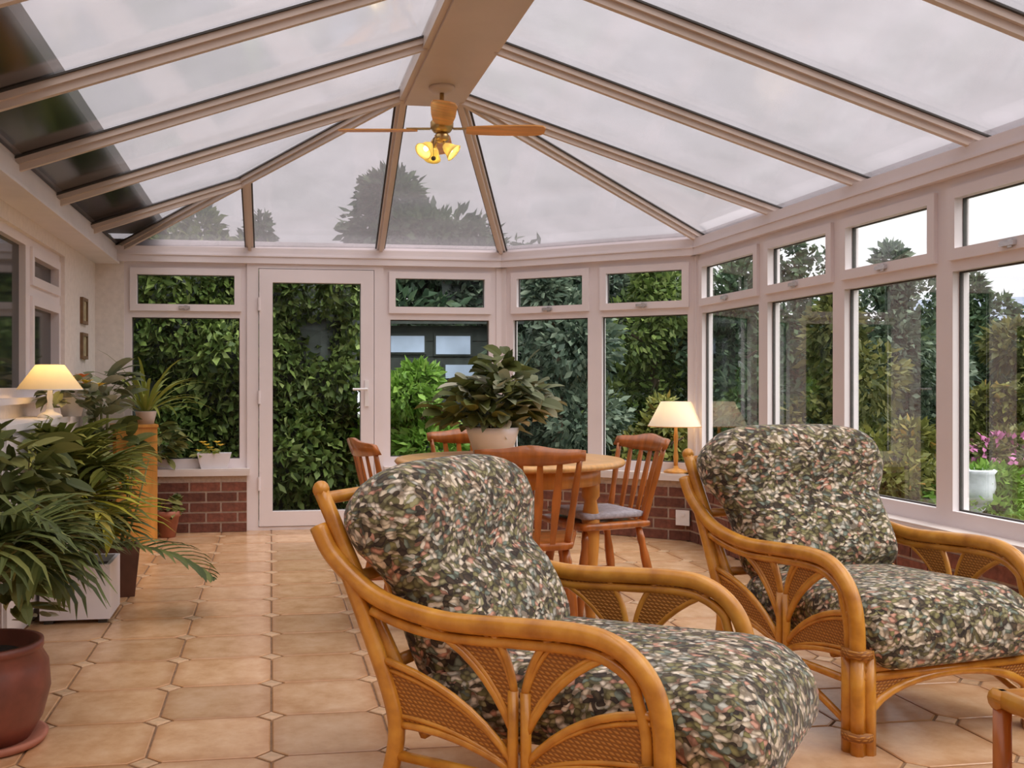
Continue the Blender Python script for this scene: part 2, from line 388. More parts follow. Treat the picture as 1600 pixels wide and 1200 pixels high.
def diamond(h, zt=0.0, z0=-.006, bv=.003):
    def ring(h, z): return [(-h,0,z),(0,-h,z),(h,0,z),(0,h,z)]
    mb = MB(); mb.add(ring(h-bv, zt)+ring(h, zt-.002)+ring(h, z0), [(0,1,2,3)]+[(i,(i+1)%4,4+(i+1)%4,4+i)[::-1] for i in range(4)]+[(4+i,4+(i+1)%4,8+(i+1)%4,8+i)[::-1] for i in range(4)]); return mb
G = .0035
oct_me = octagon(T/2-G, K).mesh('tile', M['tile']); dia_me = diamond(K-.006).mesh('tile_inset', M['tile_inset'])
near = MB(); near_oct = octagon(T/2-G, K)
Y0 = 2.985
def inside(x, y):
    if y > YB-.02: return False
    if x > XR+.02: return False
    # bay cant
    (x1,y1),(x2,y2) = C1, C2
    return (x2-x1)*(y-y1)-(y2-y1)*(x-x1) < .18
for i in range(-4, 9):
    for j in range(-13, 14):
        cx_, cy_ = (i+.5)*T, Y0+(j+.5)*T
        if cx_ < XL-.1 or cx_ > XR+.05: continue
        if inside(cx_, cy_) and cy_ > YN:
            if cy_ > 1.7: link('tile', oct_me, floor, (cx_, cy_, 0), random.choice((0, math.pi/2, math.pi, -math.pi/2)))
            else: near.add([(v[0]+cx_, v[1]+cy_, v[2]) for v in near_oct.v], near_oct.f)
        px, py = i*T, Y0+j*T
        if inside(px, py) and px > XL and py > 1.7: link('tile_inset', dia_me, floor, (px, py, 0))
        elif inside(px, py) and py > YN: near.add([(v[0]+px, v[1]+py, v[2]) for v in diamond(K-.006).v], diamond(K-.006).f)
nt_ = near.build('tiles_near', M['tile'], floor); nt_['kind'] = 'stuff'

# ---- walls
class Facet:
    def __init__(s, p0, p1):
        s.p0 = Vector((*p0, 0)); s.p1 = Vector((*p1, 0)); s.L = (s.p1-s.p0).length; s.t = (s.p1-s.p0).normalized(); s.n = Vector((s.t.y, -s.t.x, 0))
    def P(s, a, z, d=0): return s.p0+s.t*a+s.n*d+Vector((0,0,z))
    def box(s, mb, a0, a1, z0, z1, d0, d1):
        v = [s.P(a,z,d) for z in (z0,z1) for a, d in ((a0,d0),(a1,d0),(a1,d1),(a0,d1))]
        return mb.add(v, [(0,1,2,3)[::-1],(4,5,6,7)[::-1][::-1],(0,1,5,4),(1,2,6,5),(2,3,7,6),(3,0,4,7)])
FB = Facet((XL, YB), C1); FC = Facet(C1, C2); FR = Facet(C2, (XR, YN))

BW, BH, BJ = .215, .062, .014
brick_me = {}
def brick_mesh(l):
    k = round(l, 3)
    if k not in brick_me:
        brick_me[k] = MB().box((0,-.006,0), (l,.006,BH)).mesh('brick', M['brick'])
    return brick_me[k]
def dwarf_wall(parent, fc, a0, a1, d, z1):
    "brick courses proud of the mortar face at depth d"
    rz = math.atan2(fc.t.y, fc.t.x); row = 0; z = .004
    while z+BH*.8 < z1:
        a = a0-(BW/2 if row % 2 else 0)
        while a < a1-.02:
            s = max(a, a0); e = min(a+BW, a1)
            if e-s > .03: link('brick', brick_mesh(e-s), parent, fc.P(s, z, d), rz)
            a += BW+BJ
        z += BH+BJ; row += 1
PL = .10     # plinth stands this far inside the window plane
def plinth(name, fc, a0, a1, label):
    mb = MB(); fc.box(mb, a0, a1, 0, SILL-.05, -.12, PL)
    w_ = tag(mb.build(name, M['mortar']), label, kind='structure')
    dwarf_wall(w_, fc, a0+.002, a1-.002, PL+.001, SILL-.05)
    s_ = MB(); fc.box(s_, a0, a1+.02, SILL-.05, SILL-.012, -.14, PL+.035); fc.box(s_, a0, a1+.02, SILL-.012, SILL, -.14, PL+.03)
    s_.build('sill', M['sill'], w_); return w_
doorA0, doorA1 = XL*-1-.18, XL*-1+.80      # door opening along the far wall (distance from the left corner)
wb1 = plinth('wall_back', FB, 0, doorA0, 'low brick plinth with timber sill left of the garden door')
plinth('wall_back', FB, doorA1+.05, FB.L+.04, 'low brick plinth with sill right of the garden door')
plinth('wall_right', FC, -.02, FC.L+.03, 'low brick plinth under the canted bay windows')
plinth('wall_right', FR, -.02, FR.L, 'low brick plinth under the long row of side windows')

# ---- windows
def frame_mb(fc, a0, a1, z0, z1, w_, d0, d1, bottom=None):
    mb = MB(); bw = w_ if bottom is None else bottom
    fc.box(mb, a0, a0+w_, z0, z1, d0, d1); fc.box(mb, a1-w_, a1, z0, z1, d0, d1)
    fc.box(mb, a0+w_, a1-w_, z1-w_, z1, d0, d1); fc.box(mb, a0+w_, a1-w_, z0, z0+bw, d0, d1); return mb
nwin = [0]
ZH, ZT0, ZT1 = 2.005, 1.595, 1.655        # head, transom
def window(fc, a0, a1, label, latch=True, js=.055):
    nwin[0] += 1
    e = empty('window_%d' % nwin[0], label=label, kind='structure')
    mb = frame_mb(fc, a0, a1, SILL, ZH, js, -.05, .03, .07); fc.box(mb, a0+js, a1-js, ZT0, ZT1, -.05, .03); mb.build('frame', M['upvc'], e)
    gk = frame_mb(fc, a0+js, a1-js, SILL+.07, ZT0, .007, -.018, -.002); gk.build('gasket', M['gasket'], e)
    s = frame_mb(fc, a0+js-.012, a1-js+.012, ZT1-.012, ZH-js+.012, .05, -.02, .05).build('top_sash', M['upvc'], e)
    frame_mb(fc, a0+js+.036, a1-js-.036, ZT1+.036, ZH-js-.036, .006, -.010, .010).build('gasket', M['gasket'], s)
    p = MB(); fc.box(p, a0+js+.03, a1-js-.03, ZT1+.03, ZH-js-.03, -.004, .004); p.build('pane', M['glass'], s)
    p = MB(); fc.box(p, a0+js, a1-js, SILL+.07, ZT0, -.014, -.006); p.build('pane', M['glass'], e)
    if latch:
        h = MB(); am = (a0+a1)/2; fc.box(h, am-.05, am+.03, ZT1+.004, ZT1+.024, .05, .066); fc.box(h, am-.012, am+.012, ZT1-.004, ZT1+.03, .05, .058); h.build('handle', M['handle'], s)
    return e
FB_ = -XL
window(FB, FB_-1.075, doorA0, 'far window between the white pier and the garden door')
window(FB, doorA1+.05, FB_+1.735, 'far window right of the garden door behind the potted plant', False)
hc = FC.L/2
window(FC, .055, hc, 'canted bay window nearer the garden door'); window(FC, hc, FC.L-.03, 'canted bay window behind the white lamp')
ys = [6.65, 5.72, 4.90, 4.06, 3.20, 2.34, 1.48, .62, -.24, -1.10]
names = ['side window reflecting the lamp, first from the bay corner', 'side window second from the bay corner', 'side window directly behind the far armchair',
         'side window fourth from the bay corner with sky in its top light'] + ['side window %s from the bay corner' % k for k in ('fifth','sixth','seventh','eighth','ninth')]
for i in range(9): window(FR, 6.68-ys[i], 6.68-ys[i+1], names[i])

# ---- garden door
e = empty('door_1', label='white framed glazed garden door in the far wall', kind='structure')
fm = MB(); FB.box(fm, doorA0, doorA0+.085, 0, ZH, -.05, .05); FB.box(fm, doorA1-.02, doorA1+.05, 0, ZH, -.05, .05); FB.box(fm, doorA0+.085, doorA1-.02, ZH-.035, ZH, -.05, .05); FB.box(fm, doorA0+.085, doorA1-.02, 0, .025, -.05, .05)
fm.build('door_frame', M['upvc'], e)
leaf = frame_mb(FB, doorA0+.09, doorA1-.025, .03, ZH-.04, .10, -.02, .06, .11).build('door_leaf', M['upvc'], e)
frame_mb(FB, doorA0+.186, doorA1-.121, .136, ZH-.136, .007, -.010, .012).build('gasket', M['gasket'], leaf)
p = MB(); FB.box(p, doorA0+.18, doorA1-.115, .13, ZH-.13, -.004, .004); p.build('pane', M['glass'], leaf)
h = MB(); FB.box(h, doorA1-.095, doorA1-.065, .93, 1.13, .06, .07); h.tube([FB.P(doorA1-.08,1.06,.06), FB.P(doorA1-.08,1.06,.10), FB.P(doorA1-.19,1.06,.10)], .009); h.build('door_handle', M['handle_white'], leaf)
for z in (.35, 1.0, 1.7):
    h = MB(); h.tube([FB.P(doorA0+.09,z-.05,.062), FB.P(doorA0+.09,z+.05,.062)], .011); h.build('hinge', M['upvc'], e)

# ---- posts and ring beam
def trim(k, mb, label, m='upvc'): return tag(mb.build('trim_%d' % k, M[m]), label, kind='structure')
mb = MB(); FB.box(mb, 0.0, FB_-1.075, SILL, 2.02, -.10, .04); tag(mb.build('wall_back', M['render_white']), 'white rendered pier between house wall and far window', kind='structure')
mb = MB(); FB.box(mb, FB_+1.735, FB.L+.02, SILL, ZH, -.05, .04); FC.box(mb, -.02, .055, SILL, ZH, -.05, .04); trim(1, mb, 'white corner post between garden door wall and canted bay')
mb = MB(); FC.box(mb, FC.L-.03, FC.L+.02, SILL, ZH, -.05, .05); FR.box(mb, -.02, .03, SILL, ZH, -.05, .05); trim(2, mb, 'white corner post between canted bay and side windows')
mb = MB()
for fc, a0, a1 in ((FB, 0, FB.L+.03), (FC, -.03, FC.L+.03), (FR, -.03, FR.L)):
    fc.box(mb, a0, a1, ZH, EAVE, -.07, .07); fc.box(mb, a0, a1, ZH+.05, ZH+.062, .07, .078); fc.box(mb, a0-.02, a1+.02, EAVE, EAVE+.06, -.07, -.015)
trim(3, mb, 'white ring beam running round the top of all windows')

# ---- house wall on the left with its windows
mb = MB(); mb.box((XL-.25, YN, 0), (XL, 4.55, 2.35)); mb.box((XL-.25, 6.52, 0), (XL, YB+.1, 2.35)); mb.box((XL-.25, 4.55, 0), (XL, 6.52, 1.02)); mb.box((XL-.25, 4.55, 1.90), (XL, 6.52, 2.35)); mb.box((XL-.25,4.5,1.0),(XL-.17,6.6,2.0))
wl = tag(mb.build('wall_left', M['render_white']), 'white rendered house wall with inner windows', kind='structure')
mb = MB().box((XL-.1, 4.45, 1.0), (XL+.05, 6.6, 1.03)); mb.build('sill', M['upvc'], wl)
FL = Facet((XL-.06, 4.55), (XL-.06, 6.52)); FL.n = Vector((1,0,0))
def house_window(a0, a1, split, label):
    nwin[0] += 1; e = empty('window_%d' % nwin[0], label=label, kind='structure')
    frame_mb(FL, a0, a1, 1.03, 1.90, .05, -.04, .03).build('frame', M['upvc'], e)
    if split:
        mb = MB(); FL.box(mb, a0+.05, a1-.05, split, split+.07, -.04, .03); mb.build('transom', M['upvc'], e)
        for z0, z1 in ((1.08, split), (split+.07, 1.85)):
            s = frame_mb(FL, a0+.045, a1-.045, z0-.005, z1+.005, .05, -.02, .045).build('sash', M['upvc'], e)
            p = MB(); FL.box(p, a0+.09, a1-.09, z0+.04, z1-.04, -.015, -.005); p.build('pane', M['dark_pane'], s)
    else:
        p = MB(); FL.box(p, a0+.05, a1-.05, 1.08, 1.85, -.015, -.005); p.build('pane', M['dark_pane'], e)
house_window(0, 1.14, None, 'large dark house window above the cream lamp')
house_window(1.14, 1.97, 1.58, 'narrow divided house window beside the two small pictures')
# fascia and box gutter under the left eave
mb = MB().box((XL, YN, 2.0), (-1.12, YB-.05, 2.085)); mb.box((XL, YN, 1.985), (-1.105, YB-.05, 2.0)); mb.box((XL, YN, 2.085), (-1.135, YB+.02, 2.16)); trim(4, mb, 'white box fascia along the house wall under the roof', 'fascia')
# wall behind the viewpoint
mb = MB().box((XL-.25, YN-.2, 0), (XR+.15, YN, 2.9)); tag(mb.build('wall_front', M['render_white']), 'plain white wall at the house end', kind='structure')
# house eaves over the left edge of the glass roof
mb = MB(); mb.prism([(-2.6,YN,3.0),(-.80,YN,2.33),(-.80,YN,2.26),(-2.6,YN,2.26)], (0, YB+.3-YN, 0)); tag(mb.build('trim_5', M['dark_eaves']), 'dark house eaves lying over the left edge of the roof', kind='structure')

# ---- glazed roof
XC = .90; RW = .165; RZ = 2.73; RY = 5.60
roof = empty('ceiling', label='hipped translucent conservatory roof with pale glazing bars', kind='structure')
EL, ER = (-1.12, 2.09), (XR, EAVE)
rafY = [5.60, 4.72, 3.86, 3.00, 2.14, 1.28, .42, -.44, -1.30]
def pane(poly):
    a = [Vector(p) for p in poly]; nrm = (a[1]-a[0]).cross(a[2]-a[0]).normalized()
    if nrm.z < 0: nrm = -nrm
    MB().prism([p+nrm*.03 for p in a], nrm*.012).build('pane', M['polycarbonate'], roof)
def gbar(a, b, nrm, w_=.055):
    a = Vector(a); b = Vector(b); nrm = Vector(nrm).normalized()
    mb = MB(); mb.bar(a, b, w_, .03, nrm, .012); mb.bar(a, b, w_*.45, .03, nrm, -.016)
    o = mb.build('glazing_bar', M['bar_upvc_shaded'], roof)
    g = MB(); g.bar(a, b, w_+.022, .008, nrm, .0265); g.build('gasket', M['gasket'], o)
def pl_n(a, b, c):
    n_ = (Vector(b)-Vector(a)).cross(Vector(c)-Vector(a)).normalized(); return n_ if n_.z > 0 else -n_
rl, rr_ = XC-RW, XC+RW
A_l = (rl, RY, RZ); A_r = (rr_, RY, RZ)
cornL = (-1.12, YB, 2.10); corn1 = (C1[0], C1[1], EAVE); corn2 = (C2[0], C2[1], EAVE)
nl = pl_n((-1.12,0,2.09),(-1.12,5,2.09),(rl,0,RZ)); nr = pl_n((XR,0,EAVE),(XR,5,EAVE),(rr_,0,RZ)); nb = pl_n((0,YB,EAVE),(1,YB,EAVE),(rl,RY,RZ)); nc = pl_n(corn1, corn2, A_r)
# left slope
for i in range(len(rafY)-1):
    y1, y0 = rafY[i], rafY[i+1]
    pane([(-1.12,y1,2.09),(rl,y1,RZ),(rl,y0,RZ),(-1.12,y0,2.09)]); pane([(XR,y1,EAVE),(rr_,y1,RZ),(rr_,y0,RZ),(XR,y0,EAVE)])
for y in rafY:
    gbar((-1.13,y,2.087),(rl,y,RZ), nl); gbar((XR+.02,y,EAVE-.003),(rr_,y,RZ), nr)
def hip(y): t = (y-RY)/(YB-RY); return (rl+(-1.12-rl)*t, y, RZ+(2.10-RZ)*t)
J = hip(6.62)
pane([(-1.12,RY,2.09),A_l,J,(-1.12,6.62,2.095)]); pane([(-1.12,6.62,2.095),J,cornL])
gbar((-1.13,6.62,2.09), J, nl, .045)
pane([(XR,RY,EAVE),A_r,corn2])
# far slope
def hipx(x): t = (x-rl)/(-1.12-rl); return (x, RY+(YB-RY)*t, RZ+(2.10-RZ)*t)
Jb = hipx(-.16); eB = (-.16, YB, EAVE-.01); eM = (.83, YB, EAVE)
pane([cornL, Jb, eB]); pane([eB, Jb, A_l, eM]); pane([eM, A_l, A_r, corn1]); pane([corn1, A_r, corn2])
gbar(eB, Jb, nb, .055); gbar(eM, A_l, nb, .055); gbar(corn1, A_r, (nb+nc), .06); gbar(cornL, A_l, (nl+nb), .05); gbar(corn2, A_r, (nr+nc), .055)
mb = MB(); mb.box((rl-.02, YN, RZ-.03), (rr_+.02, RY+.05, RZ+.05)); mb.box((rl+.012, YN, RZ-.045), (rr_-.012, RY+.03, RZ-.03))
mb.build('ridge_beam', M['bar_upvc_shaded'], roof)

# ================================================================== outside
mb = MB().box((-14, -8, -.30), (30, 40, -.12)); tag(mb.build('ground', M['lawn']), 'dark garden ground beyond the windows', kind='structure')
mb = MB(); mb.prism([(-1.6,YB+.12,-.12),(2.0,YB+.12,-.12),(2.4,8.6,-.12),(-1.6,8.6,-.12)], (0,0,.06)); tag(mb.build('path', M['paving']), 'grey paving outside the garden door', kind='structure')

def leaves(name, pts, dirs, L, W, mat, parent):
    "many folded leaf blades as one mesh; pts/dirs arrays, L/W per leaf"
    n_ = len(pts); d = dirs/np.linalg.norm(dirs, axis=1, keepdims=True)
    rnd = rng.normal(size=(n_,3)); s = np.cross(d, rnd); s /= np.linalg.norm(s, axis=1, keepdims=True); nn = np.cross(s, d)
    L = L[:,None]; W = W[:,None]
    v = np.stack([pts, pts+d*L*.5-s*W+nn*W*.35, pts+d*L, pts+d*L*.5+s*W+nn*W*.35], 1).reshape(-1,3)
    i = np.arange(n_)*4
    f = np.stack([np.stack([i,i+1,i+2],1), np.stack([i,i+2,i+3],1)], 1).reshape(-1,3)
    me = bpy.data.meshes.new(name); me.vertices.add(len(v)); me.vertices.foreach_set('co', v.astype(np.float32).ravel())
    me.loops.add(f.size); me.loops.foreach_set('vertex_index', f.astype(np.int32).ravel())
    me.polygons.add(len(f)); me.polygons.foreach_set('loop_start', (np.arange(len(f))*3).astype(np.int32)); me.polygons.foreach_set('loop_total', np.full(len(f),3,np.int32))
    me.update(calc_edges=True); me.materials.append(mat)
    return link(name, me, parent)
def blob_pts(n_, c, r, shell=.45):
    u = rng.normal(size=(n_,3)); u /= np.linalg.norm(u, axis=1, keepdims=True)
    q = (shell+(1-shell)*rng.random(n_)**.6)[:,None]
    return np.array(c)+u*np.array(r)*q, u
def tree(name, label, cat, u, d, top, rad, mat, n_=2600, leafL=.16, low=.2, blobs=9, group=None, taper=False, droop=.3, lobes=.5):
    x, y = at(u, d); root = empty(name, (x, y, -.12), 0, label, cat, group); H = top+.12
    tr = MB(); tr.tube([(0,0,0),(.03,.02,H*.45),(-.02,.03,H*.85)], [.05+.03*H*.3,.04+.02*H*.2,.012], 7)
    for k in range(5):
        a = k*2.4+u; z = H*(.3+.1*k); tr.tube([(0,0,z),(math.cos(a)*rad*.5,math.sin(a)*rad*.5,z+.25*rad)], [.03,.008], 5)
    tr.build('trunk', M['trunk'], root)
    P_, D_ = [], []; n_ = int(n_*1.6)
    for k in range(blobs):
        f = (k+.5)/blobs; z = H*(low+(1-low)*f*.9)
        env = (1-f)*.95+.08 if taper else math.sqrt(max(.05, 1-(2*f-.85)**2*.8))
        a = rng.random()*6.28; off = rad*env*lobes
        c = (math.cos(a)*off*(.3 if taper else 1), math.sin(a)*off*(.3 if taper else 1), z)
        p, dd = blob_pts(n_//blobs, c, (rad*env*.75, rad*env*.75, H*(1-low)/blobs*1.25))
        P_.append(p); D_.append(dd)
    P_ = np.concatenate(P_); D_ = np.concatenate(D_); P_[:,2] = np.maximum(P_[:,2], .03)
    P_[:,2] = np.minimum(P_[:,2], H)
    D_ = D_+rng.normal(size=D_.shape)*.5; D_[:,2] -= droop
    leafL *= .78
    leaves('foliage', P_, D_, leafL*(.6+.8*rng.random(len(P_))), leafL*.24*(.7+.6*rng.random(len(P_))), M[mat], root)
    return root
def hedge(name, label, a, b, thick, top, mat, n_, leafL=.13, z0=-.12, core='shed_wood', cat='hedge'):
    a = Vector((*a,0)); b = Vector((*b,0)); L = (b-a).length; root = empty(name, (a.x,a.y,z0), math.atan2(b.y-a.y, b.x-a.x), label, cat)
    # lumpy inner mass of twigs
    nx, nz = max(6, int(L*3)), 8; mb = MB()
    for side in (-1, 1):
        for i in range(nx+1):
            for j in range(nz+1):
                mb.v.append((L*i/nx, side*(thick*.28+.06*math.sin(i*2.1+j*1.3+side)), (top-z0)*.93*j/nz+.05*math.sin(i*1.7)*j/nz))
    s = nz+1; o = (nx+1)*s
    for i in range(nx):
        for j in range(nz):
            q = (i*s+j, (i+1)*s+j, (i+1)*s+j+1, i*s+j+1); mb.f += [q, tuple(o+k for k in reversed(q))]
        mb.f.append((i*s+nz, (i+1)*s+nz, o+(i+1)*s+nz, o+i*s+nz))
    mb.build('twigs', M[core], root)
    x = rng.random(n_)*L; z = rng.random(n_)**.9*(top-z0)
    bulge = .5+.14*np.sin(x*3.1+z*2.2)+.12*np.sin(x*5.3-z*3.7)+.08*np.sin(z*7.1+x)
    sgn = np.where(rng.random(n_) < .8, -1, 1)
    P_ = np.stack([x, sgn*thick*bulge*(.75+.3*rng.random(n_)), z+.12*np.sin(x*2.3)*(z/(top-z0))], 1)
    P_[:,2] = np.maximum(P_[:,2], .02)
    D_ = rng.normal(size=(n_,3))*.55; D_[:,1] += sgn*.8; D_[:,2] -= .35
    leaves('foliage', P_, D_, leafL*(.6+.9*rng.random(n_)), leafL*.26*(.7+.6*rng.random(n_)), M[mat], root)
    return root
hedge('hedge', 'tall dense green hedge outside the garden door', (-4.0,9.7), (.80,9.75), 1.1, 2.35, 'hedge_leaf', 26000, .115)
hedge('hedge', 'clipped yellow-green garden hedge low across the lawn', at(1480,12.2), at(1660,11.6), .9, .98, 'autumn_leaf', 3500, .12)
hedge('hedge', 'dark far hedge closing off the garden', at(780,22), at(1750,20.0), 1.6, 2.5, 'conifer_leaf', 9000, .3)
hedge('hedge', 'blue-green hedge outside the far right window', (1.9,11.9), (5.2,12.7), 1.1, 2.65, 'bluegreen_leaf', 14000, .13)
T_ = tree
T_('garden_tree', 'round dark tree rising above the far roof slope', 'tree', 605, 12.6, 3.75, 1.35, 'conifer_leaf', 6500, .2, .35)
T_('garden_tree', 'slim dark tree showing through the roof beside the hip bar', 'tree', 300, 12.2, 3.25, .75, 'hedge_leaf', 2400, .18, .4)
T_('garden_tree', 'small dark tree showing through the roof above the garden door', 'tree', 415, 12.8, 3.3, .38, 'conifer_leaf', 1300, .18, .4)
T_('garden_shrub', 'bright green shrub outside the window right of the garden door', 'shrub', 640, 9.2, 1.28, .50, 'bright_leaf', 2600, .13, .35, 7)
T_('garden_tree', 'grey-green tree outside the canted bay behind the potted plant', 'tree', 868, 9.7, 2.35, .62, 'bluegreen_leaf', 5000, .13, .0)
T_('garden_tree', 'leafy green tree outside the canted bay behind the white lamp', 'tree', 1020, 10.7, 2.6, .66, 'hedge_leaf', 4600, .13, .0)
T_('garden_shrub', 'yellowing shrub low outside the canted bay window', 'shrub', 1035, 9.0, .95, .40, 'autumn_leaf', 1600, .12, .1, 6)
T_('garden_tree', 'dark conifer outside the side window that reflects the lamp', 'tree', 1150, 10.6, 2.7, .62, 'conifer_leaf', 4200, .14, .0, taper=False)
T_('garden_tree', 'open branched tree with leaves against the sky behind the far armchair', 'tree', 1245, 13.2, 3.25, .85, 'conifer_leaf', 3600, .15, .0)
T_('garden_tree', 'tall blue-green conifer beyond the side window behind the far armchair', 'tree', 1395, 12.6, 2.9, .78, 'bluegreen_leaf', 5000, .15, .0)
T_('garden_tree', 'olive green tree between two side windows beyond the far armchair', 'tree', 1322, 9.8, 2.2, .5, 'olive_leaf', 3000, .13, .0)
T_('garden_shrub', 'low yellow-green shrub under the side window behind the far armchair', 'shrub', 1400, 8.8, .75, .55, 'autumn_leaf', 1900, .12, .05, 6)
T_('garden_tree', 'feathery conifer at the edge of the last side window', 'tree', 1525, 15.6, 2.85, .75, 'conifer_leaf', 3000, .18, .0)
T_('garden_tree', 'broad olive tree beyond the yellow-green hedge', 'tree', 1615, 14.3, 2.25, .75, 'olive_leaf', 3200, .2, .0)
T_('garden_shrub', 'bright green bush low in the last side window', 'shrub', 1560, 8.2, .42, .62, 'bright_leaf', 2400, .1, .1, 6)
T_('garden_shrub', 'round dark green shrub in front of the clipped hedge', 'shrub', 1600, 10.6, .62, .5, 'olive_leaf', 1900, .1, .1, 6)
# flowering shrub
x, y = at(1560, 9.6); r_ = T_('flowering_shrub', 'shrub with purple pink blossom in the last side window', 'shrub', 1560, 9.9, .62, .38, 'olive_leaf', 1300, .1, .1, 6)
p_, d_ = blob_pts(130, (0,-.1,.58), (.34,.34,.14), .7); leaves('blossom', p_, d_, np.full(130,.07), np.full(130,.03), M['petal_pink'], r_)
# pale stone bird bath / urn
x, y = at(1523, 8.0); e = empty('garden_urn', (x, y, -.12), 0, 'pale grey stone urn standing on the lawn', 'urn')
MB().lathe([(.13,0),(.13,.05),(.06,.09),(.055,.20),(.10,.24)], 14).build('pedestal', M['stone'], e, True)
MB().lathe([(.06,.23),(.13,.29),(.155,.40),(.14,.50),(.16,.53),(.14,.54),(.12,.50),(.05,.36)], 16).build('bowl', M['stone'], e, True)
# shed behind the shrub
e = empty('garden_shed', (1.72, 10.3, -.12), R(-6), 'small dark shed with pale blue windows beyond the hedge', 'shed')
for k in range(11): MB().box((-.80, -.02, .02+k*.165), (.80, .02, .178+k*.165)).build('board', M['shed_wood'], e)
MB().box((-.78,.02,0),(.78,.6,1.82)).build('body', M['shed_wood'], e); mb = MB(); mb.prism([(-.9,-.15,1.84),(-.9,.75,1.98),(-.9,.75,2.02),(-.9,-.15,1.88)], (1.8,0,0)); mb.build('roof', M['shed_wood'], e)
for x0, z0, z1 in ((-.50,1.55,1.72),(-.02,1.53,1.72),(.08,1.28,1.42)):
    f_ = MB(); wd = .36 if z1 > 1.5 else .30
    f_.box((x0-.02,-.04,z0-.02),(x0+wd+.02,-.025,z1+.02)); o = f_.build('window', M['shed_wood'], e); MB().box((x0,-.05,z0),(x0+wd,-.04,z1)).build('pane', M['sky_tint_glass'], o)
# far house
x, y = at(1565, 24); e = empty('neighbouring_house', (x, y, -.12), R(-32), 'distant house with a blue-grey roof between the trees', 'house')
MB().box((-2.2,-2,0),(2.2,2,2.35)).build('wall', M['house_wall'], e); mb = MB(); mb.prism([(-2.5,-2.4,2.3),(-2.5,0,3.3),(-2.5,2.4,2.3)], (5,0,0)); mb.build('roof', M['roof_slate'], e)
for k in (-1.4, 0, 1.2):
    f_ = MB().box((k-.4,-2.05,1.2),(k+.4,-2.0,2.0)).build('window', M['upvc'], e); MB().box((k-.34,-2.07,1.26),(k+.34,-2.05,1.94)).build('pane', M['sky_tint_glass'], f_)

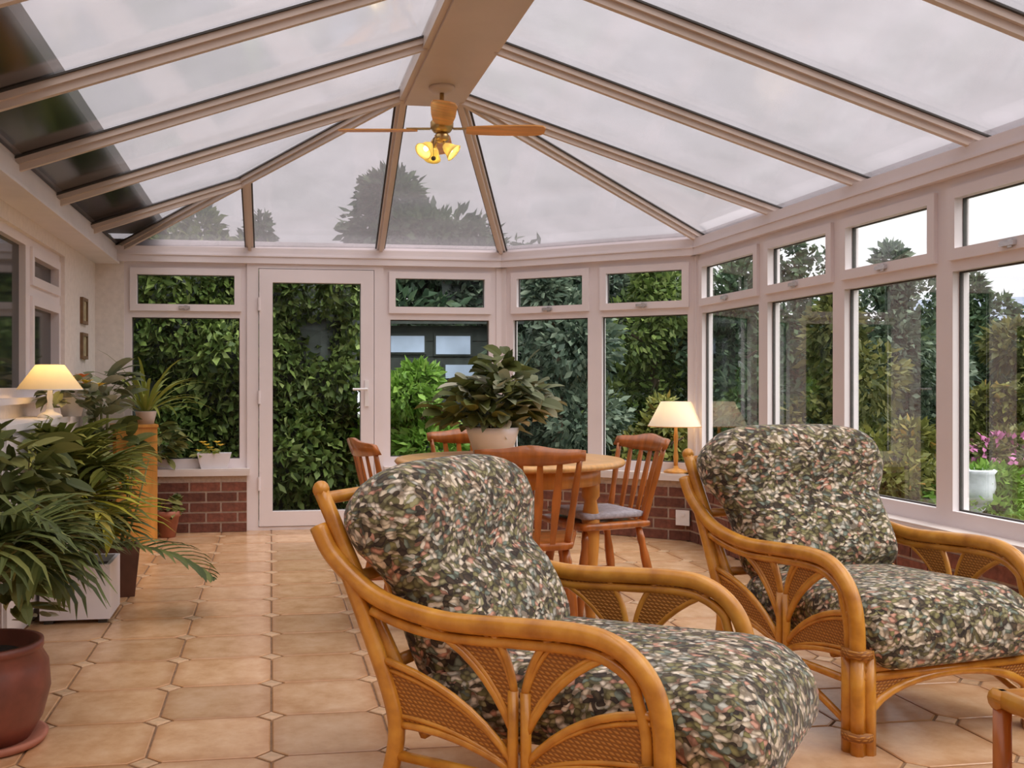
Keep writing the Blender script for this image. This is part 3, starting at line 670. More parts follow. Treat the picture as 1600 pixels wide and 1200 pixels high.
# ================================================================== rattan armchairs
AW = .36     # half distance between arm rails
arm_prof = [(0,.03),(0,.30),(-.004,.39),(-.022,.462),(-.06,.516),(-.12,.552),(-.20,.562),(-.34,.556),(-.50,.548),(-.62,.560),(-.715,.585),(-.795,.632),(-.855,.685),(-.89,.742)]
def side_pt(sx, t, z, inset=0): return Vector((sx*(AW-inset), t, z))
def curve3(sx, pts, n=4): return smooth_path([side_pt(sx, t, z) for t, z in pts], n)
def make_armchair():
    root = empty('rattan_armchair')
    for sx in (-1, 1):
        arm = MB(); arm.tube(curve3(sx, arm_prof[1:]), .0235, 10)
        a_ = arm.build('arm_rail', M['rattan'], root, True)
        inn = MB(); inn.tube(smooth_path([side_pt(sx, t-.036 if z < .5 else t-.012, z-.02 if z < .5 else z-.036, 0) for t, z in arm_prof[1:11]], 4), .013, 8); inn.build('inner_rail', M['rattan'], a_, True)
        leg = MB()
        for dx, dy in ((0,0),(-.036*sx,.004),(0,-.036)):
            leg.tube([side_pt(sx,0,0)+Vector((dx,dy,0)), side_pt(sx,0,.31)+Vector((dx,dy,0))], .0215, 8)
        l_ = leg.build('front_leg', M['rattan'], root, True)
        for z in (.055,.30):
            wr = MB(); wr.tube([side_pt(sx,-.014,z-.012)+Vector((-.012*sx,0,0)), side_pt(sx,-.014,z+.012)+Vector((-.012*sx,0,0))], .047, 10)
            wr.build('binding', M['cane'], l_, True)
        bl = MB(); bl.tube(curve3(sx, [(-.80,.64),(-.735,.50),(-.675,.36),(-.655,.27),(-.675,.16),(-.72,.0)]), .0215, 8); bl.build('back_leg', M['rattan'], root, True)
        st = MB()
        for o_ in (-.017,.017): st.tube([side_pt(sx,-.33+o_,.17), side_pt(sx,-.33+o_*.9,.415)], .013, 7)
        st.build('stem', M['rattan'], root, True)
        rail = MB(); rail.tube([side_pt(sx,-.66,.212), side_pt(sx,0,.212)], .013, 8); rail.build('side_rail', M['rattan'], root, True)
        for q0, q1 in (((-.32,.20),(-.01,.07)), ((-.34,.20),(-.68,.11))):
            br = MB(); br.tube([side_pt(sx,*q0), side_pt(sx,*q1)], .012, 7); br.build('brace', M['rattan'], root, True)
        # four tulip leaves of woven cane
        for A, B in ((((-.348,.325),(-.425,.485),(-.58,.534)), ((-.342,.405),(-.352,.495),(-.40,.540))),
                     (((-.318,.405),(-.303,.495),(-.255,.543)), ((-.312,.325),(-.245,.475),(-.095,.533))),
                     (((-.348,.255),(-.47,.405),(-.715,.437)), ((-.348,.235),(-.50,.30),(-.655,.285))),
                     (((-.312,.258),(-.20,.40),(-.012,.415)), ((-.312,.235),(-.20,.285),(-.012,.288)))):
            ca = bez((*A[0],0),(*A[1],0),(*A[2],0)); cb = bez((*B[0],0),(*B[1],0),(*B[2],0)); n_ = len(ca)
            mb = MB(); v = []
            for k in (-.004,.004):
                v += [Vector((sx*(AW-.003)+k, q.x, q.y)) for q in ca]+[Vector((sx*(AW-.003)+k, q.x, q.y)) for q in cb]
            f = []
            for i in range(n_-1):
                f += [(i,i+1,n_+i+1,n_+i), (2*n_+i,3*n_+i,3*n_+i+1,2*n_+i+1), (i,2*n_+i,2*n_+i+1,i+1), (n_+i,n_+i+1,3*n_+i+1,3*n_+i)]
            f += [(0,n_,3*n_,2*n_),(n_-1,3*n_-1,4*n_-1,2*n_-1)]
            mb.add(v, f); pn = mb.build('cane_panel', M['cane'], root)
            for cc in (ca, cb):
                rm = MB(); rm.tube([Vector((sx*AW, q.x, q.y)) for q in cc], .0095, 7)
                mid = [a.lerp(b_, .14) for a, b_ in zip(cc, cb if cc is ca else ca)]
                rm.tube([Vector((sx*AW, q.x, q.y)) for q in mid], .006, 6); rm.build('rim', M['rattan'], pn, True)
    # front rail, arch, corner panels
    fr = MB()
    for z, r_ in ((.285,.016),(.255,.014),(.228,.014)): fr.tube([(-AW,.004,z),(AW,.004,z)], r_, 8)
    fr.build('front_rail', M['rattan'], root, True)
    arch = [Vector((AW*.93*math.cos(a), .004, .06+.158*math.sin(a)**.75)) for a in [math.pi*i/16 for i in range(17)]]
    mb = MB(); mb.tube(arch, .014, 8); mb.build('front_arch', M['rattan'], root, True)
    for sx in (-1, 1):
        half = [q for q in arch if q.x*sx >= -.001]
        half = sorted(half, key=lambda q: -abs(q.x)); top = [Vector((q.x, .004, .22)) for q in half]; n_ = len(half); v = []
        for k in (-.003,.003): v += [q+Vector((0,k,0)) for q in half]+[q+Vector((0,k,0)) for q in top]
        f = []
        for i in range(n_-1): f += [(i,i+1,n_+i+1,n_+i),(2*n_+i,3*n_+i,3*n_+i+1,2*n_+i+1)]
        MB().add(v, f).build('corner_panel', M['cane'], root)
    # back frame
    for sx in (-1, 1):
        bp = MB(); bp.tube(smooth_path([(sx*.315,-.60,.27),(sx*.325,-.70,.45),(sx*.335,-.815,.67),(sx*.34,-.895,.825)], 4), .0205, 8); bp.sphere((sx*.34,-.897,.832), .023); bp.build('back_post', M['rattan'], root, True)
    for z, y in ((.81,-.887),(.62,-.79),(.42,-.685)):
        mb = MB(); mb.tube([(-.335,y,z),(.335,y,z)], .0165, 8); mb.build('back_rail', M['rattan'], root, True)
    for k in range(5):
        x = -.22+.11*k; mb = MB(); mb.tube([(x,-.60,.27),(x,-.70,.45),(x,-.815,.67),(x,-.887,.81)], .009, 6); mb.build('back_slat', M['rattan'], root, True)
    sf = MB()
    for k in range(6): sf.tube([(-.33,-.60+k*.115,.262),(.33,-.60+k*.115,.262)], .012, 6)
    sf.build('seat_frame', M['rattan'], root, True)
    # cushions
    def seat_fn(p):
        t = (p.y+.39)/.78
        z = p.z+.02*(1-(p.x/.33)**2)*(1 if p.z > 0 else 0)
        if p.y > .24: z -= .9*(p.y-.24)**1.6
        x = p.x*(1.0+.05*max(0, p.y)/.39)
        if p.y > .27: x = p.x*1.06*(1-1.2*(p.y-.27)**1.5)
        return Vector((x, p.y-.225, z+.365-.02*(1-t)))
    sm = rounded_box((.325,.42,.09), .085, 14, seat_fn); c_ = sm.build('seat_cushion', M['floral'], root, True)
    def back_fn(p):
        # p.z up the cushion, p.y its thickness
        s = (p.z+.29)/.58
        th = 1.0+.35*math.exp(-((s-.80)/.20)**2)+.30*math.exp(-((s-.22)/.26)**2)-.30*math.exp(-((s-.54)/.08)**2)
        y = p.y*th
        k_ = min(1, max(0, (s-.35)/.35)); wd = .94+.22*k_*k_*(3-2*k_); x = p.x*wd
        if s > .8: x *= 1-.8*(s-.8)**1.6
        lean = R(-25)
        # quilted dimples
        if p.y > 0: y -= .012*math.exp(-((s-.54)/.05)**2)*(1+math.cos(p.x*22))
        yy = y*math.cos(lean)+p.z*math.sin(lean); zz = -y*math.sin(lean)+p.z*math.cos(lean)
        if s > .6: zz -= .055*(s-.6)/.4*(abs(p.x)/.328)**4
        return Vector((x, yy-.655, zz+.638))
    bm_ = rounded_box((.328,.085,.29), .08, 16, back_fn); bm_.build('back_cushion', M['floral'], root, True)
    return root
ch = make_armchair(); tag(ch, 'honey rattan armchair with floral cushions nearest the potted palms', 'armchair', 'rattan armchairs with floral cushions')
def place_armchair(o, u, d, ang, side):
    "put the foot of one arm post (side -1 or 1) at sideways offset/distance; ang: facing"
    x, y = at(u, d); a = R(ang)-YAW         # facing angle in the room
    rz = a-math.pi/2; off = Matrix.Rotation(rz, 3, 'Z') @ Vector((side*AW, 0, 0))
    o.location = (x-off.x, y-off.y, 0); o.rotation_euler = (0, 0, rz)
place_armchair(ch, 1039, 2.05, -31.5, 1)
ch2 = copy_tree(ch); tag(ch2, 'honey rattan armchair with floral cushions beside the long side windows')
for c_ in ch2.children:
    if c_.name.startswith('seat_cushion'): c_.scale = (1, .82, 1); c_.location = (0, -.095, 0)     # pushed right back on this chair
    if c_.name.startswith('back_cushion'): c_.location = (0, -.01, .035)
for c_ in ch.children:
    if c_.name.startswith('back_cushion'): c_.location = (0, 0, -.012)
place_armchair(ch2, 1340, 2.96, -71, 1)

# ================================================================== rattan side table (corner in view)
x, y = at(1566, 2.16); e = empty('rattan_table', (x, y, 0), -YAW+R(8), 'rattan coffee table with cane top at the lower picture corner', 'table')
for dx in (0, .55):
    for dy in (-.42, 0):
        MB().tube([(dx,dy,0),(dx,dy,.40)], [.019,.019], 10).build('leg', M['chairwood'], e, True)
for a_, b_ in (((-.02,0),(.57,0)),((-.02,-.42),(.57,-.42)),((0,-.44),(0,.02)),((.55,-.44),(.55,.02))):
    mb = MB(); mb.tube([(*a_,.418),(*b_,.418)], .021, 10); mb.build('top_rail', M['rattan'], e, True)
    mb = MB(); mb.tube([(*a_,.12),(*b_,.12)], .012, 8); mb.build('stretcher', M['rattan'], e, True)
for k in range(14): MB().box((.02+.037*k,-.40,.408),(.05+.037*k,-.02,.428)).build('top_slat', M['rattan'], e)

# ================================================================== dining set
def make_dining_chair():
    root = empty('dining_chair')
    mb = rounded_box((.20,.195,.019), .018, 8, lambda p: Vector((p.x*(1+.12*(p.y/.2)), p.y, p.z+.435+.01*((p.x/.2)**2))))
    mb.build('seat', M['chairwood'], root, True)
    for sx in (-1, 1):
        for sy in (-1, 1):
            a = Vector((sx*.15, sy*.14, .425)); b_ = Vector((sx*.195, sy*(.20 if sy > 0 else .22), 0)); prof = [(0,.014),(.12,.019),(.2,.016),(.32,.021),(.5,.022),(.68,.016),(.72,.020),(.8,.016),(1,.012)]
            mb = MB(); mb.tube([a.lerp(b_, t) for t, _ in prof], [r_ for _, r_ in prof], 9); mb.build('leg', M['chairwood'], root, True)
    for sx in (-1, 1):
        mb = MB(); mb.tube([(sx*.176,.178,.18),(sx*.177,0,.18),(sx*.176,-.19,.18)], [.009,.013,.009], 8); mb.build('stretcher', M['chairwood'], root, True)
    mb = MB(); mb.tube([(-.176,0,.18),(0,0,.18),(.176,0,.18)], [.009,.013,.009], 8); mb.build('stretcher', M['chairwood'], root, True)
    # fan back: two posts, four flat slats, shaped crest
    def bx(s, z):                     # position on the leaning back, s in -1..1
        f = (z-.45)/.36; hw = .155+.045*f; return Vector((s*hw, -.165-.085*f-.035*(1-s*s), z))
    for s in (-1, 1):
        mb = MB(); mb.tube([bx(s, z) for z in (.44,.52,.60,.68,.76,.80)], [.014,.016,.013,.015,.012,.011], 8); mb.build('back_post', M['chairwood'], root, True)
    for s in (-.6,-.2,.2,.6):
        mb = MB(); P_ = [bx(s, z) for z in (.445,.54,.63,.72,.79)]; W_ = [.010,.014,.018,.014,.011]
        for p, w_ in zip(P_, W_): mb.v += [(p.x-w_,p.y-.005,p.z),(p.x+w_,p.y-.005,p.z),(p.x+w_,p.y+.005,p.z),(p.x-w_,p.y+.005,p.z)]
        for i in range(4):
            for k in range(4): mb.f.append((4*i+k,4*i+(k+1)%4,4*i+4+(k+1)%4,4*i+4+k))
        mb.f += [(3,2,1,0),(16,17,18,19)]; mb.build('back_slat', M['chairwood'], root)
    mb = MB(); n_ = 14
    for i in range(n_+1):
        s = -1.12+2.24*i/n_; p = bx(max(-1.12,min(1.12,s)), .79); q = min(1, abs(s)/1.12)
        zt = .852-.022*q**3+.006*math.cos(q*6); zb = .775+.018*q**2
        for dy, z in ((-.011,zb),(.011,zb),(.009,zt),(-.013,zt)): mb.v.append((p.x, p.y+dy-(.02 if z > .8 else 0), z))
    for i in range(n_):
        for k in range(4): mb.f.append((4*i+k,4*i+(k+1)%4,4*i+4+(k+1)%4,4*i+4+k))
    mb.f += [(3,2,1,0),(4*n_,4*n_+1,4*n_+2,4*n_+3)]
    mb.build('crest_rail', M['chairwood'], root, True)
    return root
TX, TY = cw(.42, 4.74)
def face_to(o, lat, d, tx, ty, twist=0):
    "seat centre at lat/d, facing the table"
    x, y = cw(lat, d); o.location = (x, y, 0); o.rotation_euler = (0, 0, math.atan2(ty-y, tx-x)-math.pi/2+R(twist))
dc = make_dining_chair(); G_ = 'pine dining chairs round the table'
tag(dc, 'pine dining chair with its slatted back towards the viewer', 'chair', G_); face_to(dc, .455, 4.24, TX, TY, -8)
d2 = copy_tree(dc); tag(d2, 'pine dining chair with a grey seat pad near the white lamp'); face_to(d2, .845, 4.80, TX, TY, 12)
d3 = copy_tree(dc); tag(d3, 'pine dining chair on the far side of the table'); face_to(d3, .31, 5.20, TX, TY, 0)
d4 = copy_tree(dc); tag(d4, 'pine dining chair between table and garden door'); face_to(d4, -.02, 4.60, TX, TY, 0)
mb = rounded_box((.175,.17,.018), .017, 8, lambda p: Vector((p.x*(1+.1*p.y/.17), p.y, p.z+.482+.006)))
o = mb.build('seat_pad', M['pad'], None, True); o.location = d2.location; o.rotation_euler = d2.rotation_euler; tag(o, 'grey seat pad on the dining chair near the white lamp', 'cushion')
e = empty('dining_table', (TX, TY, 0), R(20), 'round pine dining table under the potted plant', 'table')
MB().lathe([(.50,.718),(.535,.722),(.545,.735),(.535,.748),(.50,.75)], 40).build('tabletop', M['pine_light'], e, True)
MB().lathe([(.40,.64),(.43,.64),(.43,.72),(.40,.72),(.40,.64)], 32, cap=False).build('apron', M['pine'], e, True)
for k in range(4):
    a = math.pi/4+k*math.pi/2; x, y = .385*math.cos(a), .385*math.sin(a)
    MB().lathe([(.026,0),(.022,.03),(.034,.10),(.026,.16),(.040,.36),(.043,.48),(.028,.56),(.042,.58),(.042,.72)], 12, (x,y,0)).build('leg', M['pine'], e, True)

# ================================================================== indoor plants
XMIN = [-9.0]
def blade(mb, base, az, el, L, W, droop, n_=6, twist=0.0):
    "one strap leaf arching under its weight"
    p = Vector(base); p.x = max(p.x, XMIN[0]+.06); pts = []; sides = []; e_ = el
    for i in range(n_+1):
        t = i/n_; d = Vector((math.cos(az)*math.cos(e_), math.sin(az)*math.cos(e_), math.sin(e_)))
        s = Vector((-math.sin(az), math.cos(az), 0)); s = Quaternion(d, twist) @ s
        wd = W*(math.sin(math.pi*min(1, .12+.88*t))**.7)*(1 if t < .98 else .1)
        pts.append(p.copy()); sides.append(s*max(wd, .0008)); p = p+d*(L/n_); p.x = max(p.x, XMIN[0]+.05+.05*((i*37)%5)/5); e_ -= droop/n_*(.4+1.2*t)
    mb.strip(pts, sides)
def frond(parent, base, az, el, L, droop, nl=15, ll=.30, lw=.011, mat='palm_leaf', leaf_droop=1.1, start=.22):
    "palm frond: arching midrib with paired leaflets"
    p = Vector(base); e_ = el; pts = []; n_ = 14; dirs = []
    for i in range(n_+1):
        d = Vector((math.cos(az)*math.cos(e_), math.sin(az)*math.cos(e_), math.sin(e_))); pts.append(p.copy()); dirs.append(d); p = p+d*(L/n_); p.x = max(p.x, XMIN[0]+.05); e_ -= droop/n_*(.3+1.4*i/n_)
    mb = MB()
    for k in range(nl):
        t = start+(1-start)*k/(nl-1); i = min(n_-1, int(t*n_)); q = pts[i].lerp(pts[i+1], t*n_-i); d = dirs[i]
        f = math.sin(math.pi*min(1, .25+.72*(t-start)/(1-start)))**.8
        for sd in (-1, 1):
            sv = d.cross(Vector((0,0,1))); sv = sv.normalized() if sv.length > .05 else Vector((1,0,0))
            out_ = (sv*sd*(.85+.1*random.random())+d*(.55+.5*t)+Vector((0,0,.28))).normalized()
            blade(mb, q, math.atan2(out_.y, out_.x), math.asin(max(-1,min(1,out_.z))), ll*f*(.85+.3*random.random()), lw*(.8+.4*random.random()), leaf_droop*(.8+.5*random.random()), 4)
    o = mb.build('frond', M[mat], parent)
    st = MB(); st.tube(pts, [.006*(1-.8*i/n_)+.001 for i in range(n_+1)], 5); st.build('midrib', M['stem_green'], o, True)
    return o

# potted palm nearest the viewpoint
x, y = -.86, 3.22
e = empty('potted_palm', (x, y, 0), 0, 'dark drooping palm in a round terracotta pot on a saucer', 'potted plant')
MB().lathe([(.15,0),(.168,.006),(.178,.024),(.165,.028),(.14,.016)], 28).build('saucer', M['terracotta_light'], e, True)
MB().lathe([(.125,.018),(.162,.08),(.184,.165),(.178,.245),(.155,.285),(.163,.290),(.163,.312),(.145,.312),(.14,.27),(.05,.265)], 32).build('pot', M['terracotta'], e, True)
MB().lathe([(.142,.255),(.10,.275),(.01,.28)], 20).build('soil', M['soil'], e, True)
MB().lathe([(.03,.27),(.035,.36),(.03,.44),(.02,.51)], 10).build('stem', M['trunk'], e, True)
XMIN[0] = XL-x
for az, el, L, dr in ((10,58,.27,2.3),(-40,55,.30,2.3),(45,60,.28,2.2),(-75,55,.40,2.2),(95,60,.40,2.0),(150,50,.40,1.9),(-130,48,.42,1.9),(-15,74,.30,2.0),(70,44,.30,2.3),(-100,70,.44,1.9),(20,34,.20,2.2),(120,40,.40,2.1)):
    frond(e, (.02*math.cos(R(az)), .02*math.sin(R(az)), .50), R(az), R(el), L, dr, 13, .34, .0125, 'palm_dark', 1.8, .2)

# kentia palm in the white planter
x, y = at(120, 4.72); x += .02
e = empty('potted_palm', (x, y, 0), 0, 'large spreading palm in a white square planter', 'potted plant')
pb = MB(); S_ = .155
for (a0,b0,a1,b1) in ((-S_,-S_,S_,-S_+.018),(-S_,S_-.018,S_,S_),(-S_,-S_+.018,-S_+.018,S_-.018),(S_-.018,-S_+.018,S_,S_-.018)): pb.box((a0,b0,.02),(a1,b1,.27))
pb.box((-S_+.01,-S_+.01,.02),(S_-.01,S_-.01,.04)); pl_ = pb.build('planter', M['white_pot'], e)
pf = MB()
for sx in (-1,1):
    for sy in (-1,1): pf.box((sx*.12-.02,sy*.12-.02,0),(sx*.12+.02,sy*.12+.02,.022))
pf.build('feet', M['dark_metal'], pl_); MB().box((-.137,-.137,.2),(.137,.137,.235)).build('soil', M['soil'], e)
for k in range(5):
    a = k*1.3+.3; MB().tube([(.04*math.cos(a),.04*math.sin(a),.22),(.06*math.cos(a),.06*math.sin(a),.42),(.05*math.cos(a),.05*math.sin(a),.60)], [.014,.013,.010], 7).build('stem', M['stem_green' if k % 2 else 'trunk'], e, True)
XMIN[0] = -1.09-x
for az, el, L, dr, m_, ll, zb in ((-100,62,.46,2.0,'palm_leaf',.40,.54),(-62,62,.40,2.1,'palm_leaf',.34,.56),(-135,62,.54,2.0,'palm_leaf',.40,.56),(-25,62,.26,2.2,'palm_leaf',.28,.56),
        (85,60,.36,1.8,'palm_dark',.32,.54),(150,66,.44,1.9,'palm_leaf',.36,.56),(-175,60,.42,2.0,'palm_leaf',.38,.56),(-85,44,.34,2.3,'palm_young',.40,.50),(-38,40,.24,2.3,'palm_young',.36,.44),(-110,40,.30,2.2,'palm_young',.34,.50),
        (-8,-2,.60,.75,'palm_dark',.26,.35),(-150,70,.36,1.8,'palm_dark',.34,.54),(-90,78,.40,1.6,'palm_leaf',.36,.54),(-60,20,.26,1.6,'palm_dark',.30,.44),(-120,15,.40,1.5,'palm_dark',.34,.44),(-65,72,.28,1.9,'palm_leaf',.28,.54),(-70,36,.38,2.0,'palm_leaf',.36,.5),(-125,72,.46,1.7,'palm_leaf',.36,.58),(120,66,.36,1.8,'palm_leaf',.34,.58),(-95,70,.50,1.8,'palm_leaf',.38,.58)):
    frond(e, (.045*math.cos(R(az)), .045*math.sin(R(az)), zb), R(az), R(el), L, dr, 13, ll, .0185, m_, 1.05, .22)
XMIN[0] = -9.0

# dark bush in front of the white cabinet
x, y = -1.0, 3.93
e = empty('potted_plant', (x, y, 0), 0, 'dark leafy bush with pale flecks between the two palms', 'potted plant')
MB().lathe([(.08,0),(.10,.13),(.11,.13),(.11,.155),(.09,.155),(.02,.13)], 20).build('pot', M['terracotta_light'], e, True)
XMIN[0] = XL-x
BUSH = e

# bushy plant in the brown pot
x, y = at(183, 5.22)
e = empty('potted_plant', (x, y, 0), R(10), 'dark leafy bush in a brown square pot behind the white planter', 'potted plant')
mb = MB(); v = []
for h_, z in ((.085,0),(.11,.26),(.097,.26),(.09,.20)): v += [(-h_,-h_,z),(h_,-h_,z),(h_,h_,z),(-h_,h_,z)]
mb.add(v, [(3,2,1,0),(12,13,14,15)]+[(4*i+k,4*i+(k+1)%4,4*i+4+(k+1)%4,4*i+4+k) for i in range(3) for k in range(4)]); mb.build('pot', M['brown_pot'], e)
for k in range(6):
    a = k*1.05; MB().tube([(.02*math.cos(a),.02*math.sin(a),.19),(.10*math.cos(a),.10*math.sin(a),.45),(.16*math.cos(a),.16*math.sin(a),.7)], [.008,.006,.003], 5).build('stem', M['stem_green'], e, True)
def leafy(parent, c, r, n_, L, W, mat, nm='leaf', el=(-.6,.6), nseg=4, droop=.8):
    mb = MB()
    for k in range(n_):
        u = Vector((random.gauss(0,1),random.gauss(0,1),random.gauss(0,1))).normalized(); q = (.35+.65*random.random()**.5)
        p = Vector((c[0]+u.x*r[0]*q, c[1]+u.y*r[1]*q, c[2]+u.z*r[2]*q)); az = math.atan2(u.y,u.x)+random.uniform(-.7,.7)
        blade(mb, p, az, random.uniform(*el), L*random.uniform(.7,1.25), W*random.uniform(.8,1.2), droop*random.uniform(.6,1.4), nseg, random.uniform(-.8,.8))
    return mb.build(nm, M[mat], parent)
leafy(e, (-.13,0,.52), (.14,.20,.28), 170, .12, .032, 'house_leaf', 'foliage')
XMIN[0] = -.28; leafy(BUSH, (0,0,.60), (.25,.24,.36), 420, .13, .028, 'house_leaf', 'foliage'); leafy(BUSH, (0,0,.42), (.24,.22,.26), 30, .07, .02, 'pale_leaf', 'foliage'); XMIN[0] = -9.0

# white cabinet by the house wall with lamp and flowers
e = empty('side_cabinet', (-1.165, 4.87, 0), 0, 'white cabinet against the house wall under the cream lamp', 'cabinet')
MB().box((-.11,-.62,.05),(.085,.62,.90)).build('body', M['cabinet_white'], e); MB().box((-.112,-.65,.90),(.11,.65,.93)).build('top', M['cabinet_white'], e); MB().box((-.10,-.60,0),(.065,.60,.05)).build('plinth', M['cabinet_white'], e)
for k in (-1,1):
    o = MB().box((.085,min(k*.01,k*.6),.08),(.10,max(k*.01,k*.6),.88)).build('cabinet_door', M['cabinet_white'], e); MB().sphere((.112,k*.06,.55), .013).build('knob', M['brass'], o, True)
def lamp(name, label, loc, base_h, stem_m, r0, r1, h_, shade_m, watt, base_r=.075, colr=(1,.66,.30)):
    e = empty(name, loc, 0, label, 'lamp')
    MB().lathe([(base_r,0),(base_r,.012),(base_r*.75,.022),(.022,.032),(.014,.05)], 22).build('base', stem_m, e, True)
    MB().lathe([(.013,.04),(.018,base_h*.35),(.011,base_h*.5),(.016,base_h*.75),(.008,base_h+.03)], 14).build('stem', stem_m, e, True)
    MB().sphere((0,0,base_h+.05), .026).build('bulb', M['shade_white'], e, True)
    sh = MB(); n_ = 36; prof = [(r0,base_h),(r0*.985,base_h+.006),(r1*1.015,base_h+h_-.004),(r1,base_h+h_)]
    sh.lathe(prof, n_, cap=False); o = sh.build('lamp_shade', shade_m, e, True)
    cap = MB(); cap.lathe([(r1,base_h+h_-.001),(.03,base_h+h_-.001),(.03,base_h+h_)], n_, cap=False); cap.build('shade_ring', shade_m, o, True)
    tr_ = MB()
    for i in range(n_):
        a0, a1 = 2*math.pi*i/n_, 2*math.pi*(i+1)/n_; tr_.tube([(r0*math.cos(a0),r0*math.sin(a0),base_h),(r0*math.cos(a1),r0*math.sin(a1),base_h)], .003, 4)
    tr_.build('shade_trim', stem_m, o)
    ld = bpy.data.lights.new('bulb_light', 'POINT'); ld.energy = watt; ld.color = colr; ld.shadow_soft_size = .03
    lo = bpy.data.objects.new('bulb_light', ld); col.objects.link(lo); lo.parent = e; lo.location = (0,0,base_h+.07)
    return e
x, y = at(78, 5.02)
lamp('table_lamp', 'cream shaded table lamp on the white cabinet', (x, y, .93), .142, M['handle_white'], .158, .070, .125, M['shade_cream'], 1.3, .06)
x, y = at(112, 5.28)
e = empty('flowering_plant', (x, y, .93), 0, 'leafy plant with yellow and orange flowers beside the cream lamp', 'potted plant')
MB().lathe([(.05,0),(.068,.09),(.072,.10),(.06,.10),(.01,.09)], 18).build('pot', M['white_pot'], e, True)
leafy(e, (0,-.02,.13), (.15,.13,.09), 70, .09, .026, 'pale_leaf', 'foliage')
for k in range(9):
    a = k*2.4; r_ = .05+.012*k; fl_ = MB(); z = .16+.016*(k%4)
    for j in range(5): blade(fl_, (r_*math.cos(a), r_*math.sin(a)-.05, z), a+j*1.256, .5, .046, .015, .6, 3)
    fl_.build('flower', M['petal_yellow' if k % 3 else 'petal_orange'], e)

# variegated plant in the corner
x, y = at(160, 6.75); XMIN[0] = XL-x
e = empty('potted_plant', (x, y, 0), 0, 'pale variegated large-leaved plant by the white pier', 'potted plant')
MB().lathe([(.09,0),(.125,.24),(.135,.24),(.135,.27),(.115,.27),(.02,.24)], 20).build('pot', M['terracotta_light'], e, True)
for k in range(3): MB().tube([(.02*k-.02,0,.24),(.03*k-.04,.02,.65),(.05*k-.06,.01,1.05)], [.014,.011,.007], 7).build('cane', M['stem_green'], e, True)
leafy(e, (-.02,0,1.02), (.18,.12,.20), 60, .20, .034, 'pale_leaf', 'foliage', (-.2,1.0), 6, 1.3)
leafy(e, (.02,0,.68), (.20,.16,.20), 46, .19, .036, 'house_leaf', 'foliage', (-.2,.9), 6, 1.3)

XMIN[0] = -9.0
# tall pine stand with hand slot, spiky plant on top
x, y = at(214, 6.92)
e = empty('plant_stand', (x, y, 0), R(13), 'tall orange pine plant stand with a hand slot', 'stand')
mb = MB(); W2 = .137; H2 = .80          # end panel with a slot cut through
mb.box((-W2,-.012,0),(-.02,.012,H2)); mb.box((.012,-.012,0),(W2,.012,H2)); mb.box((-.02,-.012,0),(.012,.012,H2-.19)); mb.box((-.02,-.012,H2-.085),(.012,.012,H2)); mb.build('end_panel', M['pine'], e)
MB().box((-W2,.30,0),(W2,.324,H2)).build('end_panel', M['pine'], e)
MB().box((-W2-.02,-.03,H2),(W2+.005,.34,H2+.018)).build('top', M['pine'], e)
for z in (.12,.44): MB().box((-W2+.005,.012,z),(W2-.005,.30,z+.018)).build('shelf', M['pine'], e)
st = e
x, y = at(228, 7.08); XMIN[0] = XL-x
e = empty('potted_plant', (x, y, .818), 0, 'green spiky strap-leaved plant on the pine stand', 'potted plant')
MB().lathe([(.055,0),(.075,.085),(.08,.09),(.065,.09),(.01,.08)], 18).build('pot', M['white_pot'], e, True)
for k in range(46):
    mb = MB(); a = k*2.399; blade(mb, (.015*math.cos(a),.015*math.sin(a),.08), a, R(18+60*((k*7)%11)/11), .40+.20*((k*5)%7)/7, .013, 1.1+.5*((k*3)%5)/5, 7); mb.build('leaf', M['strap_leaf'], e)
XMIN[0] = -9.0
# trailing plant on the far sill
x, y = FB.P(FB_-.93, 0, .055).x, FB.P(FB_-.93, 0, .055).y
e = empty('potted_plant', (x, y, SILL), 0, 'bushy green plant on the far sill behind the pine stand', 'potted plant')
MB().lathe([(.05,0),(.065,.10),(.07,.11),(.055,.11),(.01,.10)], 18).build('pot', M['terracotta_light'], e, True)
leafy(e, (.06,-.02,.20), (.22,.10,.15), 150, .10, .022, 'house_leaf', 'foliage')
# yellow flowers in a white pot on the sill
p0 = FB.P(FB_-.42, SILL, .04); e = empty('flowering_plant', p0, 0, 'yellow flowers in a white oblong pot on the far sill', 'potted plant')
mb = MB(); v = []
for hx, hy, z in ((.095,.045,0),(.125,.06,.115),(.115,.05,.115),(.11,.045,.09)): v += [(-hx,-hy,z),(hx,-hy,z),(hx,hy,z),(-hx,hy,z)]
mb.add(v, [(3,2,1,0),(12,13,14,15)]+[(4*i+k,4*i+(k+1)%4,4*i+4+(k+1)%4,4*i+4+k) for i in range(3) for k in range(4)]); mb.build('pot', M['white_pot'], e)
leafy(e, (-.05,0,.12), (.09,.05,.04), 40, .06, .012, 'strap_leaf', 'foliage')
for k in range(7):
    fl_ = MB(); x0 = -.11+.026*k; z = .13+.02*((k*3)%4)
    for j in range(6): blade(fl_, (x0, -.03+.02*(k%3), z), j*1.05, .5, .036, .012, .7, 3)
    fl_.build('flower', M['petal_yellow'], e)
# little terracotta pot on the floor
x, y = at(262, 7.18); e = empty('potted_plant', (x, y, 0), 0, 'small terracotta pot on the floor beside the pine stand', 'potted plant')
MB().lathe([(.055,0),(.082,.15),(.092,.15),(.094,.19),(.08,.19),(.075,.16),(.01,.15)], 20).build('pot', M['terracotta_light'], e, True)
leafy(e, (0,0,.24), (.09,.07,.07), 40, .08, .02, 'house_leaf', 'foliage')

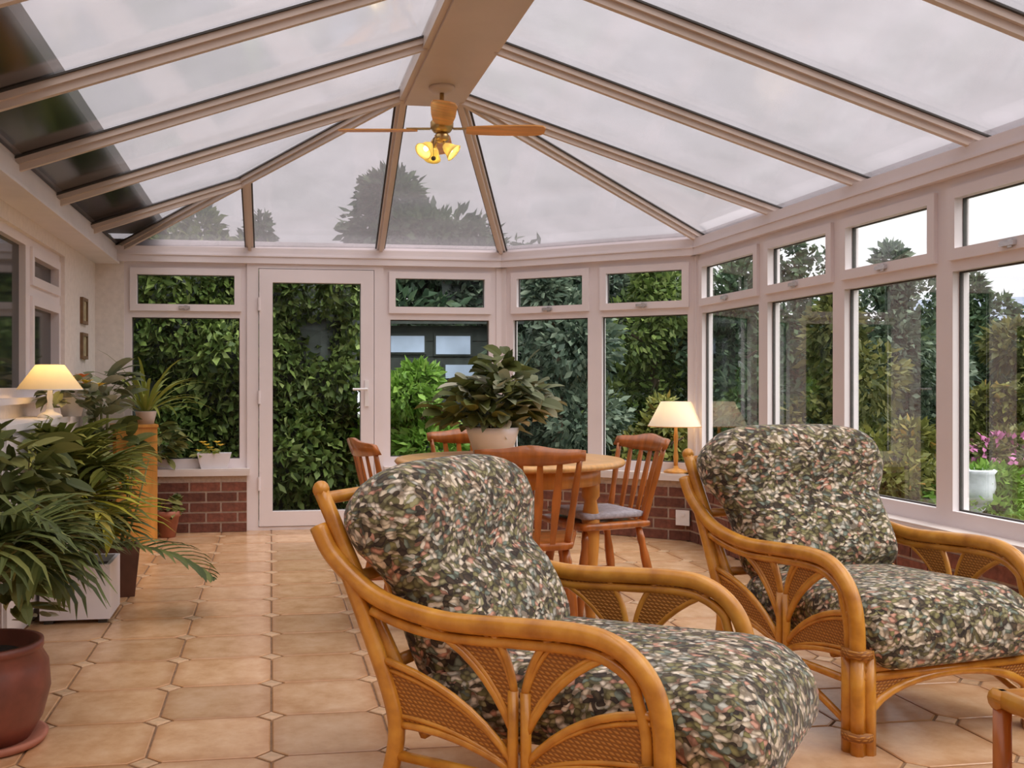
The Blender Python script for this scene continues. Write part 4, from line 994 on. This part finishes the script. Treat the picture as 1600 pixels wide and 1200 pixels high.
# plant on the dining table
x, y = cw(.36, 4.98)
e = empty('potted_plant', (x, y, .75), 0, 'grey-green leafy plant in a white cachepot on the dining table', 'potted plant')
MB().lathe([(.075,0),(.095,.004),(.125,.10),(.135,.135),(.125,.135),(.11,.10),(.02,.09)], 26).build('pot', M['white_pot'], e, True)
for k in range(7):
    a = k*.9; MB().tube([(.02*math.cos(a),.02*math.sin(a),.09),(.08*math.cos(a),.07*math.sin(a),.25),(.15*math.cos(a),.12*math.sin(a),.36)], [.007,.005,.003], 5).build('stem', M['stem_green'], e, True)
leafy(e, (.05,.02,.27), (.24,.17,.15), 120, .13, .032, 'pale_leaf', 'foliage', (-.5,.7), 5, 1.0)
leafy(e, (-.04,.02,.25), (.25,.17,.12), 150, .12, .030, 'house_leaf', 'foliage', (-.5,.7), 5, 1.0)
leafy(e, (.07,.03,.43), (.09,.08,.10), 34, .13, .032, 'house_leaf', 'foliage', (-.2,1.0), 5, 1.0)

# lamp on the bay sill
p0 = FC.P(FC.L-.165, SILL, .045)
lamp('table_lamp', 'white shaded table lamp with wooden base on the bay sill', p0, .33, M['pine'], .195, .105, .175, M['shade_white'], 1.3, .085)
# socket on the brickwork
p0 = FC.P(FC.L-.09, .165, PL+.014); e = empty('wall_socket', p0, math.atan2(FC.t.y, FC.t.x), 'white double socket on the bay brickwork', 'socket')
MB().box((-.045,-.022,-.05),(.045,0,.05)).build('back_box', M['socket'], e); o = MB().box((-.048,-.03,-.053),(.048,-.022,.053)).build('face_plate', M['socket'], e)
MB().box((-.012,-.034,.01),(.012,-.03,.035)).build('switch', M['handle_white'], o)

# pictures on the house wall
for z, lb in ((1.60,'upper small dark framed picture on the house wall'),(1.36,'lower small dark framed picture on the house wall')):
    e = empty('picture', (XL, 7.12, z-.09), 0, lb, 'picture', 'small pictures on the house wall'); fm = MB()
    fm.box((0,-.10,0),(.02,-.075,.18)); fm.box((0,.075,0),(.02,.10,.18)); fm.box((0,-.075,0),(.02,.075,.022)); fm.box((0,-.075,.158),(.02,.075,.18)); fm.build('frame', M['picture_frame'], e)
    MB().box((.001,-.075,.022),(.010,.075,.158)).build('print', M['picture_print'], e)

# ================================================================== ceiling fan
FX, FY, FZ = .90, 5.25, 2.455
e = empty('ceiling_fan', (FX, FY, RZ-.045), 0, 'wooden bladed ceiling fan with yellow glass lights under the ridge', 'ceiling fan'); D0 = FZ-(RZ-.045)
MB().lathe([(.07,0),(.07,-.012),(.05,-.03),(.012,-.034)], 22).build('ceiling_plate', M['bar_upvc_shaded'], e, True)
MB().lathe([(.012,-.03),(.012,D0+.06)], 10).build('down_rod', M['brass'], e, True)
MB().lathe([(.02,D0+.07),(.045,D0+.06),(.062,D0+.04),(.062,D0+.01),(.045,D0-.012),(.025,D0-.02)], 24).build('motor_housing', M['brass'], e, True)
for k, a in enumerate((-8.5, 81.5, 171.5, 261.5)):
    rot = Matrix.Rotation(R(a), 3, 'Z') @ Matrix.Rotation(R(-9), 3, 'X'); L0, L1 = .13, .55
    prof = [(L0,.035),(L0+.04,.05),(.3,.062),(L1-.06,.066),(L1-.015,.055),(L1,.03)]
    pts = [(x_, w_) for x_, w_ in prof]+[(x_, -w_) for x_, w_ in reversed(prof)]
    mb = MB(); mb.prism([rot @ Vector((x_, w_, 0))+Vector((0,0,D0-.006)) for x_, w_ in pts], (0,0,.007)); b_ = mb.build('blade', M['fanwood'], e)
    mb = MB(); mb.bar(rot @ Vector((.06,0,0))+Vector((0,0,D0+.006)), rot @ Vector((.19,0,0))+Vector((0,0,D0+.006)), .03, .006); mb.build('blade_iron', M['brass'], b_)
MB().lathe([(.028,D0-.018),(.04,D0-.03),(.04,D0-.055),(.015,D0-.07)], 16).build('light_hub', M['brass'], e, True)
for k in range(3):
    a = R(215+120*k); c = Vector((.045*math.cos(a)-.03, .045*math.sin(a), D0-.085)); ax = Vector((math.cos(a)*.75, math.sin(a)*.75, -.65)).normalized(); Mx = Vector((0,0,1)).rotation_difference(ax).to_matrix()
    am = MB(); am.tube([(0,0,D0-.045),(c.x*.6,c.y*.6,D0-.05),tuple(c)], .008, 7); am.build('lamp_arm', M['brass'], e, True)
    s_ = MB(); s_.lathe([(.016,0),(.028,.02),(.036,.045),(.050,.07),(.047,.07),(.034,.045),(.024,.02)], 16, c, Mx, cap=False); o = s_.build('glass_shade', M['shade_glass'], e, True)
    MB().sphere(c+ax*.04, .016).build('bulb', M['shade_white'], o, True)
    ld = bpy.data.lights.new('fan_bulb', 'POINT'); ld.energy = .3; ld.color = (1,.75,.35); ld.shadow_soft_size = .02
    lo = bpy.data.objects.new('fan_bulb', ld); col.objects.link(lo); lo.parent = e; lo.location = c+ax*.055
mb = MB(); mb.tube([(-.05,-.03,D0-.05),(-.05,-.03,D0-.15)], .0015, 4); mb.sphere((-.05,-.03,D0-.16), (.014,.014,.012)); mb.build('pull_chain', M['dark_metal'], e)
